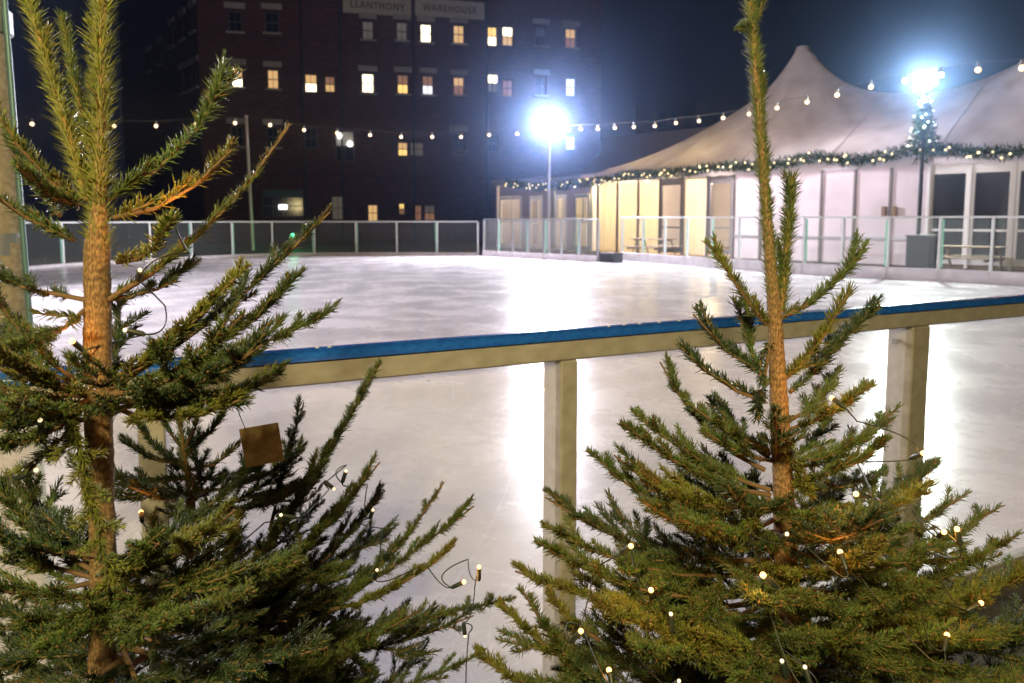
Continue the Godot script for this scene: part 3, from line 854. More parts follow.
# ---------------------------------------------------------------- near rail
func build_near_rail() -> void:
	var a := near_rail_line(-160); var b := near_rail_line(1250)
	var t := along(a, b)
	var L := (b - a).length()
	var o := thing("rink_barrier", "near rink barrier with blue capped beige rail and clear panels", "barrier", t)
	var locate := func(x: float) -> float: return on_wall(t, x, 400).x
	# blue cap: half round strip
	var st := begin()
	st.set_smooth_group(0)
	var prof := []
	for k in 9:
		var g := PI * k / 8.0
		prof.append(Vector2(cos(g) * 0.038, sin(g) * 0.016 + 0.010))
	prof = [Vector2(0.038, 0)] + prof + [Vector2(-0.038, 0)]
	for seg in 24:
		for k in prof.size() - 1:
			var x0 := L * seg / 24.0; var x1 := L * (seg + 1) / 24.0
			quad(st, Vector3(x0, prof[k].y, prof[k].x), Vector3(x0, prof[k + 1].y, prof[k + 1].x), Vector3(x1, prof[k + 1].y, prof[k + 1].x), Vector3(x1, prof[k].y, prof[k].x))
	put("blue_cap", done(st, true), M.blue, o, Transform3D(Basis(), Vector3(0, 1.168, 0)))
	put("rail", box(Vector3(L, 0.058, 0.062), 0.005), M.rail, o, Transform3D(Basis(), Vector3(L / 2, 1.138, 0)))
	put("foot_rail", box(Vector3(L, 0.08, 0.062), 0.005), M.rail, o, Transform3D(Basis(), Vector3(L / 2, 0.045, 0)))
	var posts := [[-90, 0.055], [150, 0.055], [564, 0.055], [911, 0.098], [1210, 0.055]]
	var xs := []
	for q in posts:
		var x: float = locate.call(q[0])
		xs.append([x, q[1]])
		var p := put("post", box(Vector3(q[1], 1.022, 0.105), 0.005), M.rail, o, Transform3D(Basis(), Vector3(x, 0.597, -0.0215)))
		if q[0] == 911:
			put("bolt", tube([Vector3(-q[1] / 2 + 0.002, 0.455, 0), Vector3(-q[1] / 2 - 0.03, 0.455, 0)], [0.007], 8), M.bolt, p)
			put("bolt", tube([Vector3(-q[1] / 2 - 0.022, 0.455, 0), Vector3(-q[1] / 2 - 0.032, 0.455, 0)], [0.012], 6), M.bolt, p)
	for i in xs.size() - 1:
		var x0: float = xs[i][0] + xs[i][1] / 2; var x1: float = xs[i + 1][0] - xs[i + 1][1] / 2
		put("clear_panel", box(Vector3(x1 - x0 - 0.002, 1.018, 0.006)), M.clear, o, Transform3D(Basis(), Vector3((x0 + x1) / 2, 0.597, 0)))
	var r := RandomNumberGenerator.new(); r.seed = 6
	var sp := begin()
	for k in 150:
		var c := Vector3(r.randf() * L, 0.15 + 0.95 * r.randf(), 0.0045)
		var q := r.randf_range(0.0007, 0.0022)
		sp.set_normal(Vector3(0, 0, 1))
		for g in 6:
			for v in [Vector3.ZERO, Vector3(cos(g * PI / 3), sin(g * PI / 3), 0), Vector3(cos((g + 1) * PI / 3), sin((g + 1) * PI / 3), 0)]: sp.add_vertex(c + v * q)
	var flecks := put("ice_flecks", sp.commit(), mat(Color(0.9, 0.9, 0.9)), o)
	flecks.set_meta("kind", "stuff")
	for px in [606, 622, 637, 656, 676, 318, 330, 930, 800]:     # worn chips on the cap
		var x: float = locate.call(px)
		put("worn_chip", ball(0.5, 8, 5), M.scuff, o, Transform3D(Basis().scaled(Vector3(r.randf_range(0.010, 0.018), 0.007, 0.009)), Vector3(x, 1.192, r.randf_range(0.004, 0.012))))

func build_post() -> void:
	# timber post at the left edge with its metal strip
	var p := at(7, 300, 2.5); p.y = 0
	var o := thing("timber_post", "thick pale post with metal band at the left edge", "post", Transform3D(Basis(), p))
	put("shaft", tube([Vector3.ZERO, Vector3(-0.02, 1.2, 0), Vector3(-0.05, 2.9, 0)], [0.088, 0.084, 0.078], 18), M.timber, o)
	for h in [1.42, 2.12]:
		put("band", tube([Vector3(-0.03, h - 0.035, 0), Vector3(-0.03, h + 0.035, 0)], [0.089], 18), M.steel, o)
	put("metal_strip", tube([Vector3(0.10, 0, 0.02), Vector3(0.083, 1.2, 0.02), Vector3(0.05, 2.9, 0.02)], [0.009], 6), mat(Color(0.10, 0.20, 0.22), 0.45, 0.2), o)

# ---------------------------------------------------------------- spruces
var shoots := {}
func make_shoot(length: float, nl: float, per_cm: float, lo: Color, hi: Color, seed_: int) -> Array:
	var r := RandomNumberGenerator.new(); r.seed = seed_
	var nst := begin()
	var bend := r.randf_range(-0.04, 0.16) * length
	var sway := r.randf_range(-0.09, 0.09) * length
	var axis := func(f: float) -> Vector3: return Vector3(sway * sin(f * PI), f * length, bend * f * f)
	var V := PackedVector3Array(); var N := PackedVector3Array(); var C := PackedColorArray(); var I := PackedInt32Array()
	for k in int(length * 100 * per_cm):
		var f := r.randf()
		var p: Vector3 = axis.call(f)
		var a := r.randf() * TAU
		if sin(a) < -0.2 and r.randf() < 0.55: a = -a
		var out := Vector3(cos(a), 0, sin(a))
		var tilt := r.randf_range(0.36, 1.02) * (1.0 - 0.55 * smoothstep(0.8, 1.0, f))
		var d := (Vector3(0, cos(tilt), 0) + out * sin(tilt) + Vector3(r.randfn(), r.randfn(), r.randfn()) * 0.09 + Vector3(0, 0, 0.14)).normalized()
		var l := nl * r.randf_range(0.55, 1.15) * (0.75 + 0.25 * sin(clampf(f, 0.05, 0.95) * PI))
		var w := 0.00060
		var u := d.cross(Vector3(r.randfn(), r.randfn(), r.randfn())).normalized(); var v := d.cross(u)
		p += out * 0.0012
		var b := V.size()
		var c := lo.lerp(hi, r.randf() * r.randf_range(0.5, 1.0))
		c = c * r.randf_range(0.75, 1.2)
		if r.randf() < 0.025: c = Color(0.16, 0.085, 0.03)
		for q in 3:
			var g := TAU * q / 3
			var e := u * cos(g) + v * sin(g)
			V.append(p + e * w + d * l * (0.0)); N.append(e); C.append(c)
		V.append(p + d * l); N.append(d); C.append(c)
		var m := p + d * l * 0.65
		for q in 3:
			var g := TAU * q / 3
			var e := u * cos(g) + v * sin(g)
			V.append(m + e * w * 0.9); N.append(e); C.append(c)
		for q in 3:
			var n := (q + 1) % 3
			I.append_array([b + q, b + 4 + q, b + 4 + n, b + q, b + 4 + n, b + n, b + 4 + q, b + 3, b + 4 + n])
	var arr := []; arr.resize(Mesh.ARRAY_MAX)
	arr[Mesh.ARRAY_VERTEX] = V; arr[Mesh.ARRAY_NORMAL] = N; arr[Mesh.ARRAY_COLOR] = C; arr[Mesh.ARRAY_INDEX] = I
	var needles := ArrayMesh.new()
	needles.add_surface_from_arrays(Mesh.PRIMITIVE_TRIANGLES, arr)
	var wst := begin()
	wst.set_color(Color(0.12, 0.085, 0.035))
	var pts := []
	for i in 5: pts.append(axis.call(i / 4.0))
	add_tube(wst, pts, [0.0017, 0.0016, 0.0014, 0.0013, 0.0011], 5)
	wst.set_color(Color(0.13, 0.085, 0.03))
	add_tube(wst, [axis.call(0.985), axis.call(1.01), axis.call(1.025)], [0.0012, 0.0017, 0.0006], 5)
	return [done(wst), needles]
# needles that stand directly on a thicker stem
func sleeve(pts: Array, rad: Array, per_cm: float, nl: float, lo: Color, hi: Color, r: RandomNumberGenerator, tilt0: float, tilt1: float) -> ArrayMesh:
	var V := PackedVector3Array(); var N := PackedVector3Array(); var C := PackedColorArray(); var I := PackedInt32Array()
	for i in pts.size() - 1:
		var a: Vector3 = pts[i]; var b: Vector3 = pts[i + 1]
		var ax := (b - a).normalized()
		var s1 := ax.cross(Vector3(0.3, 0.1, 1)).normalized(); var s2 := ax.cross(s1)
		for k in int((b - a).length() * 100 * per_cm):
			var f := r.randf(); var g := r.randf() * TAU
			var out := s1 * cos(g) + s2 * sin(g)
			var p := a.lerp(b, f) + out * lerpf(rad[i], rad[i + 1], f) * 0.92
			var tilt := r.randf_range(tilt0, tilt1)
			var d := (ax * cos(tilt) + out * sin(tilt) + Vector3(r.randfn(), r.randfn(), r.randfn()) * 0.1).normalized()
			var l := nl * r.randf_range(0.6, 1.15)
			var u := d.cross(out).normalized(); var v := d.cross(u)
			var c := lo.lerp(hi, r.randf())
			var w := 0.00065
			var n := V.size()
			for q in 3:
				var e := u * cos(TAU * q / 3) + v * sin(TAU * q / 3)
				V.append(p + e * w); N.append(e); C.append(c)
			V.append(p + d * l); N.append(d); C.append(c)
			for q in 3: I.append_array([n + q, n + 3, n + (q + 1) % 3])
	var arr := []; arr.resize(Mesh.ARRAY_MAX)
	arr[Mesh.ARRAY_VERTEX] = V; arr[Mesh.ARRAY_NORMAL] = N; arr[Mesh.ARRAY_COLOR] = C; arr[Mesh.ARRAY_INDEX] = I
	var m := ArrayMesh.new()
	m.add_surface_from_arrays(Mesh.PRIMITIVE_TRIANGLES, arr)
	return m
func shoot_kit() -> void:
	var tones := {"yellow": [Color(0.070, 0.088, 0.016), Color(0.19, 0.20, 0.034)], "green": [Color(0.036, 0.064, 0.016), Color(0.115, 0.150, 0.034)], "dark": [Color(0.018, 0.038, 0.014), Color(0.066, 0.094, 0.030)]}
	var sd := 100
	for t in tones:
		for L in [0.05, 0.09, 0.14]:
			for k in 5:
				sd += 1
				var g := [0.8, 0.95, 1.0, 1.1, 1.3][k] as float
				var warm := [0.95, 1.12, 1.0, 1.05, 0.92][k] as float
				var lo: Color = tones[t][0] * g; var hi: Color = tones[t][1] * g
				lo.r *= warm; hi.r *= warm
				shoots["%s_%.2f_%d" % [t, L, k]] = make_shoot(L, [0.0165, 0.0145, 0.0175, 0.0155, 0.0135][k], [23.0, 18.0, 25.0, 15.0, 21.0][k], lo, hi, sd)
	for k in 5:
		shoots["sparse_0.09_%d" % k] = make_shoot(0.09, 0.012, 7.0, Color(0.05, 0.05, 0.02), Color(0.14, 0.10, 0.04), 300 + k)
func add_shoot(ws: SurfaceTool, ns: SurfaceTool, p: Vector3, d: Vector3, length: float, tone: String, r: RandomNumberGenerator, fat := 1.0) -> void:
	var L := 0.05 if length < 0.07 else (0.09 if length < 0.115 else 0.14)
	if tone == "sparse": L = 0.09
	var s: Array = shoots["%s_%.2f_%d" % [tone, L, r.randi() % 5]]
	var y := d.normalized()
	var z := (Vector3.UP - y * y.y)
	if z.length() < 0.05: z = Vector3(r.randfn(), 0, r.randfn())
	z = (z.normalized() + Vector3(r.randfn(), r.randfn(), r.randfn()) * 0.25)
	z = (z - y * z.dot(y)).normalized()
	var b := Basis(y.cross(z) * fat, y * (length / L), z * fat)
	var t := Transform3D(b, p)
	ws.append_from(s[0], 0, t)
	ns.append_from(s[1], 0, t)
# one branch of a tree: p0 to p1 in world space
func branch(tree: Node3D, p0: Vector3, p1: Vector3, tone: String, r: RandomNumberGenerator, o := {}) -> void:
	var ws := begin(); var ns := begin()
	var L := (p1 - p0).length()
	var sag: float = o.get("sag", 0.17)
	var sides: float = o.get("sides", 1.0)
	var fat: float = o.get("fat", 1.0)
	var start: float = minf(o.get("start", 0.12), 0.06)
	var ctrl := (p0 + p1) / 2 - Vector3(0, sag * L, 0) + Vector3(r.randfn(), r.randfn(), r.randfn()) * 0.03 * L
	var curve := func(f: float) -> Vector3: return p0.lerp(ctrl, f).lerp(ctrl.lerp(p1, f), f)
	var n := maxi(2, int(ceil(L / 0.075)))
	var pts := []; var rad := []
	for i in n + 1:
		var f := float(i) / n
		pts.append(curve.call(f))
		rad.append(lerpf(0.0022 + L * 0.008, 0.0014, pow(f, 0.6)))
	var wood := begin()
	wood.set_color(Color(0.11, 0.07, 0.032))
	add_tube(wood, pts, rad, 6)
	ws.append_from(done(wood), 0, Transform3D.IDENTITY)
	for i in n:
		var f := float(i) / n
		if f < start - 0.05: continue
		var a: Vector3 = pts[i]; var b: Vector3 = pts[i + 1]
		var tn := tone
		if o.get("sparse_tip", false) and f > 0.6: tn = "sparse"
		add_shoot(ws, ns, a, b - a, (b - a).length() * 1.06, tn, r, fat)
		if r.randf() < 0.6 and tn != "sparse": add_shoot(ws, ns, a, b - a, (b - a).length() * 1.04, tn, r, fat)
	if sides > 0.0:
		var f := maxf(start, 0.16)
		var flip := 1.0
		while f < 0.93:
			var p: Vector3 = curve.call(f)
			var d: Vector3 = (curve.call(f + 0.04) - p).normalized()
			var lat := d.cross(Vector3.UP)
			if lat.length() < 0.35: lat = d.cross(Vector3(0, 0, 1))
			lat = lat.normalized() * flip
			var ang := r.randf_range(0.5, 1.05)
			var sd := (d * cos(ang) + lat * sin(ang) + Vector3(0, r.randf_range(-0.08, 0.42), 0)).normalized()
			var sl := clampf(((1.0 - f) * L * 0.52 + 0.028) * sides * r.randf_range(0.5, 1.3), 0.025, 0.19)
			add_shoot(ws, ns, p, sd, minf(sl, 0.15), tone, r, fat)
			if sl > 0.075:
				for q in int(sl / 0.035):
					var sp := p + sd * sl * r.randf_range(0.2, 0.7)
					var s2 := (sd * 0.75 + (lat.cross(sd).normalized() * r.randf_range(-0.25, 0.35)) + d * r.randf_range(-0.2, 0.75) * (1.0 if q % 2 == 0 else -0.4) + lat * (0.3 if q % 2 == 1 else 0.0)).normalized()
					add_shoot(ws, ns, sp, s2, sl * r.randf_range(0.35, 0.6), tone, r, fat)
			flip = -flip
			f += (0.021 / L) * r.randf_range(0.8, 1.3) * o.get("spacing", 1.0)
	var bm := put("branch", ws.commit(), M.twig, tree, Transform3D(Basis(), -tree.position))
	put("needles", ns.commit(), M.needle, bm)
func whorl(tree: Node3D, axis_at: Callable, h: float, n: int, length: float, rise: float, tones: Array, r: RandomNumberGenerator, o := {}) -> void:
	var a0 := r.randf() * TAU
	for k in n:
		var a := a0 + TAU * (k + r.randf_range(-0.3, 0.3)) / n
		var l := length * r.randf_range(0.75, 1.15)
		var p: Vector3 = axis_at.call(h + r.randf_range(-0.02, 0.02))
		var q := p + Vector3(cos(a), 0, sin(a)) * l + Vector3(0, l * rise * r.randf_range(0.6, 1.3), 0)
		# keep the air in front of the lens free
		if q.z > -0.42 and absf(q.x) < 0.5: continue
		branch(tree, p, q, tones[r.randi() % tones.size()], r, o)
func trunk(tree: Node3D, pts: Array, rad: Array) -> void:
	var fine := []; var fr := []
	for i in pts.size() - 1:
		var n := maxi(6, int((pts[i + 1] - pts[i]).length() / 0.006))
		for k in n:
			var f := float(k) / n
			fine.append(pts[i].lerp(pts[i + 1], f) - tree.position)
			fr.append(lerpf(rad[i], rad[i + 1], f))
	fine.append(pts[-1] - tree.position); fr.append(rad[-1])
	var nz := FastNoiseLite.new(); nz.seed = 40; nz.frequency = 1.0
	var st := begin()
	st.set_smooth_group(0)
	var sides := 26
	var ring0 := []
	for i in fine.size():
		var ring := []
		for k in sides:
			var a := TAU * k / sides
			var c: Vector3 = fine[i]
			var q := Vector3(cos(a) * fr[i], c.y, sin(a) * fr[i])
			var bump := nz.get_noise_3d(q.x * 260, q.y * 85, q.z * 260) * 0.11 + nz.get_noise_3d(q.x * 60, q.y * 40 + 9, q.z * 60) * 0.10
			ring.append(c + Vector3(cos(a), 0, sin(a)) * fr[i] * (1.0 + bump))
		if i > 0:
			for k in sides:
				var e := (k + 1) % sides
				quad(st, ring0[k], ring[k], ring[e], ring0[e])
		ring0 = ring
	var t := put("trunk", done(st, true), M.bark, tree)
	var cover := sleeve(fine, fr, 1.8, 0.014, Color(0.05, 0.06, 0.016), Color(0.15, 0.13, 0.03), rng, 0.3, 1.1)
	put("stem_needles", cover, M.needle, t)
func leader(tree: Node3D, p0: Vector3, p1: Vector3, tone: String, r: RandomNumberGenerator, fat := 1.0, rad := 0.006) -> void:
	var ws := begin(); var ns := begin()
	var L := (p1 - p0).length()
	var n := maxi(2, int(ceil(L / 0.06)))
	var pts := []; var rr := []
	for i in n + 1:
		pts.append(p0.lerp(p1, float(i) / n)); rr.append(lerpf(rad, rad * 0.5, float(i) / n))
	var wood := begin()
	wood.set_color(Color(0.24, 0.13, 0.045))
	add_tube(wood, pts, rr, 8)
	ws.append_from(done(wood), 0, Transform3D.IDENTITY)
	var pale := tone == "yellow"
	ns.append_from(sleeve(pts, rr, 42.0, 0.0150 * fat, Color(0.045, 0.062, 0.014) if not pale else Color(0.07, 0.082, 0.016), Color(0.14, 0.15, 0.03) if not pale else Color(0.19, 0.19, 0.034), r, 0.25, 0.95), 0, Transform3D.IDENTITY)
	for i in n:
		if fat > 1.1: add_shoot(ws, ns, pts[i], pts[i + 1] - pts[i], (pts[i + 1] - pts[i]).length() * 1.05, tone, r, fat)
	var bm := put("leader", ws.commit(), M.twig, tree, Transform3D(Basis(), -tree.position))
	put("needles", ns.commit(), M.needle, bm)
func build_trees() -> void:
	shoot_kit()
	left_spruce()
	middle_spruce()
	right_spruce()
func left_spruce() -> void:
	var r := RandomNumberGenerator.new(); r.seed = 1
	var Z := 0.95
	var foot := at(101, 700, Z); foot.y = 0
	var tree := thing("spruce_tree", "tall young spruce with bare orange trunk at the left edge", "tree", Transform3D(Basis(), foot), "cut spruces along the rail")
	var axis := func(h: float) -> Vector3:
		var p := at(lerpf(97, 101, clampf((1.75 - h) / 0.85, -0.3, 2.0)), 219, Z)
		return Vector3(p.x, h, p.z)
	trunk(tree, [foot, at(101, 683, Z), at(103, 560, Z), at(98, 395, Z), at(97, 250, Z), at(100, 200, Z), at(102, 60, Z)], [0.024, 0.016, 0.015, 0.0165, 0.0150, 0.008, 0.005])
	leader(tree, at(99, 255, Z), at(104, -70, Z), "yellow", r, 1.8, 0.007)
	leader(tree, at(88, 200, Z), at(24, -15, Z - 0.04), "yellow", r, 1.5, 0.0045)
	leader(tree, at(90, 150, Z + 0.08), at(62, 20, Z + 0.12), "green", r, 1.15, 0.004)
	var plain := {"sides": 0.0, "start": 0.0, "fat": 1.25}
	var L := [[80, 206, 0.0, -18, 92, -0.08, "yellow", plain], [76, 241, 0.0, -25, 180, -0.06, "green", plain], [60, 215, 0.02, 5, 140, 0.1, "dark", plain],
		[108, 200, 0.0, 236, 72, 0.05, "green", {"sides": 0.0, "start": 0.0, "fat": 1.4}], [115, 218, 0.0, 232, 150, -0.05, "yellow", {"sides": 0.0, "start": 0.0, "fat": 1.5}],
		[108, 300, 0.0, 288, 128, 0.12, "green", {"sides": 0.0, "start": 0.0, "sag": 0.16, "sparse_tip": true}],
		[118, 262, 0.0, 172, 218, -0.12, "yellow", plain],
		[105, 382, 0.0, 244, 266, 0.0, "yellow", {"sides": 0.25, "start": 0.1, "fat": 1.15}], [110, 300, 0.0, 192, 262, 0.08, "dark", {"sides": 0.35, "start": 0.1}],
		[105, 392, 0.0, 330, 212, 0.14, "dark", {"sides": 0.5, "start": 0.2, "sag": 0.14, "sparse_tip": true}],
		[215, 345, 0.06, 300, 272, 0.07, "green", {"sides": 0.6, "start": 0.05}],
		[105, 396, 0.0, 334, 310, 0.06, "green", {"sides": 0.55, "start": 0.2, "sag": 0.10}],
		[104, 398, 0.0, 282, 372, -0.08, "green", {"sides": 0.6, "start": 0.2}], [104, 400, 0.0, 262, 345, -0.16, "dark", {"sides": 0.55, "start": 0.25}],
		[104, 402, 0.0, 240, 400, -0.1, "yellow", {"sides": 0.5, "start": 0.15}],
		[86, 300, 0.0, -40, 250, -0.03, "dark", {"sides": 0.3, "start": 0.45}], [80, 205, 0.0, 20, 170, -0.12, "green", plain],
		[90, 388, 0.0, -30, 318, 0.05, "green", {"sides": 0.6, "start": 0.25}], [90, 390, 0.0, -30, 262, -0.08, "green", {"sides": 0.5, "start": 0.3}],
		[90, 396, 0.0, -40, 372, -0.04, "green", {"sides": 0.7, "start": 0.2}], [92, 398, 0.0, -30, 425, -0.12, "yellow", {"sides": 0.6, "start": 0.2}], [92, 398, 0.0, 10, 405, -0.2, "green", {"sides": 0.6, "start": 0.2}],
		[92, 396, 0.0, -20, 345, -0.2, "yellow", {"sides": 0.5}], [92, 400, 0.0, 0, 450, -0.15, "green", {"sides": 0.6}], [90, 398, 0.0, 30, 470, -0.1, "yellow", {"sides": 0.5}], [88, 394, 0.0, -30, 300, 0.1, "green", {"sides": 0.5}], [90, 305, 0.0, 10, 350, -0.15, "green", {"sides": 0.4}], [92, 570, 0.0, -10, 480, 0.0, "green", {"sides": 0.6}],
		[70, 408, -0.08, 110, 585, -0.16, "yellow", {"sides": 0.25, "start": 0.0, "sag": 0.0}],
		[95, 578, 0.0, -30, 520, -0.03, "yellow", {"sides": 0.6, "start": 0.15}], [95, 582, 0.0, -30, 590, -0.12, "green", {"sides": 0.7, "start": 0.2}], [106, 580, 0.0, 235, 510, -0.1, "yellow", {"sides": 0.7, "start": 0.15}],
		[106, 582, 0.0, 250, 590, -0.2, "green", {"sides": 0.7, "start": 0.2}], [106, 582, 0.0, 300, 560, 0.0, "green", {"sides": 0.7, "start": 0.2}], [100, 570, 0.0, 20, 470, 0.14, "dark", {"sides": 0.6, "start": 0.2}],
		[100, 576, 0.0, 150, 640, -0.22, "green", {"sides": 0.7, "start": 0.2}], [98, 576, 0.0, 40, 650, -0.2, "green", {"sides": 0.7, "start": 0.2}]]
	for q in L: branch(tree, at(q[0], q[1], Z + q[2]), at(q[3], q[4], Z + q[5]), q[6], r, q[7])
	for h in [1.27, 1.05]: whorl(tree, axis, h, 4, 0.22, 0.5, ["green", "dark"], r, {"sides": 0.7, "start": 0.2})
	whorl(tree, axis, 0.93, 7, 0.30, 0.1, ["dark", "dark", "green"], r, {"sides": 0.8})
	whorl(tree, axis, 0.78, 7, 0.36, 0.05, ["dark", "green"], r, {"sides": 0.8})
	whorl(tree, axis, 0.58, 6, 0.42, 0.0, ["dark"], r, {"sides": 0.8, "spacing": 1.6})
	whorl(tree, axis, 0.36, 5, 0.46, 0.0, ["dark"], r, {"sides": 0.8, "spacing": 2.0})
func middle_spruce() -> void:
	var r := RandomNumberGenerator.new(); r.seed = 2
	var Z := 1.32
	var foot := at(195, 700, Z); foot.y = 0
	var tree := thing("spruce_tree", "shorter dark spruce with brown card tag between the two tall spruces", "tree", Transform3D(Basis(), foot), "cut spruces along the rail")
	var axis := func(h: float) -> Vector3:
		var p := at(196, 219, Z)
		return Vector3(p.x, h, p.z)
	trunk(tree, [foot, at(196, 640, Z), at(190, 490, Z)], [0.026, 0.016, 0.007])
	leader(tree, at(190, 495, Z), at(176, 392, Z), "dark", r, 1.0, 0.004)
	var f := {"sides": 0.0, "start": 0.0}
	var s6 := {"sides": 0.7, "start": 0.15}
	var L := [[187, 465, 0.0, 122, 442, 0.0, "dark", f], [188, 470, 0.0, 132, 418, 0.05, "dark", f], [185, 452, 0.0, 152, 402, 0.0, "dark", f], [184, 450, 0.0, 205, 398, 0.0, "dark", f], [186, 455, 0.0, 226, 412, 0.04, "dark", f], [188, 470, 0.0, 240, 445, -0.02, "dark", f], [189, 478, 0.0, 260, 466, 0.05, "dark", f], [188, 478, 0.0, 118, 478, -0.04, "dark", f],
		[190, 492, 0.0, 300, 455, 0.04, "dark", s6], [200, 640, 0.0, 378, 364, 0.03, "green", {"sides": 0.55, "start": 0.25, "sag": 0.05, "fat": 1.1}], [270, 530, 0.0, 304, 402, 0.08, "dark", {"sides": 0.15, "start": 0.1}],
		[200, 640, 0.0, 380, 462, -0.05, "green", {"sides": 0.6, "start": 0.3, "sag": 0.05}], [200, 645, 0.0, 385, 490, 0.05, "dark", {"sides": 0.6, "start": 0.3}],
		[200, 660, 0.0, 402, 543, 0.06, "dark", {"sides": 0.5, "start": 0.3}], [210, 680, 0.0, 474, 506, 0.05, "green", {"sides": 0.45, "start": 0.35, "sag": 0.05}], [330, 600, 0.02, 442, 486, 0.1, "green", {"sides": 0.2, "start": 0.0, "sparse_tip": true}], [330, 610, 0.0, 455, 545, 0.0, "yellow", {"sides": 0.4, "start": 0.1}],
		[220, 690, 0.0, 512, 598, 0.08, "green", {"sides": 0.4, "start": 0.4, "sag": 0.02}], [220, 700, 0.0, 482, 652, 0.03, "green", {"sides": 0.5, "start": 0.3}], [220, 700, 0.0, 420, 610, -0.1, "green", s6],
		[200, 600, 0.0, 240, 520, -0.15, "yellow", s6], [200, 600, 0.0, 290, 560, -0.2, "green", s6], [195, 590, 0.0, 150, 520, -0.1, "green", s6], [200, 620, 0.0, 330, 600, -0.2, "dark", s6], [200, 640, 0.0, 260, 650, -0.28, "green", s6], [200, 650, 0.0, 340, 660, -0.22, "green", s6], [205, 640, 0.0, 400, 690, -0.1, "dark", s6], [205, 660, 0.0, 450, 720, 0.0, "green", s6]]
	for q in L: branch(tree, at(q[0], q[1], Z + q[2]), at(q[3], q[4], Z + q[5]), q[6], r, q[7])
	whorl(tree, axis, 1.0, 6, 0.24, 0.35, ["green", "dark", "green"], r, {"sides": 0.8})
	whorl(tree, axis, 0.86, 7, 0.34, 0.15, ["green", "dark", "green"], r, {"sides": 0.8})
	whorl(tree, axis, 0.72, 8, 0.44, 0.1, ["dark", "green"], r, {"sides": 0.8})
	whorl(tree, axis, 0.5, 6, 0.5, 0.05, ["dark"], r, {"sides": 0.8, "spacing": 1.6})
	whorl(tree, axis, 0.3, 5, 0.5, 0.0, ["dark"], r, {"sides": 0.8, "spacing": 2.0})
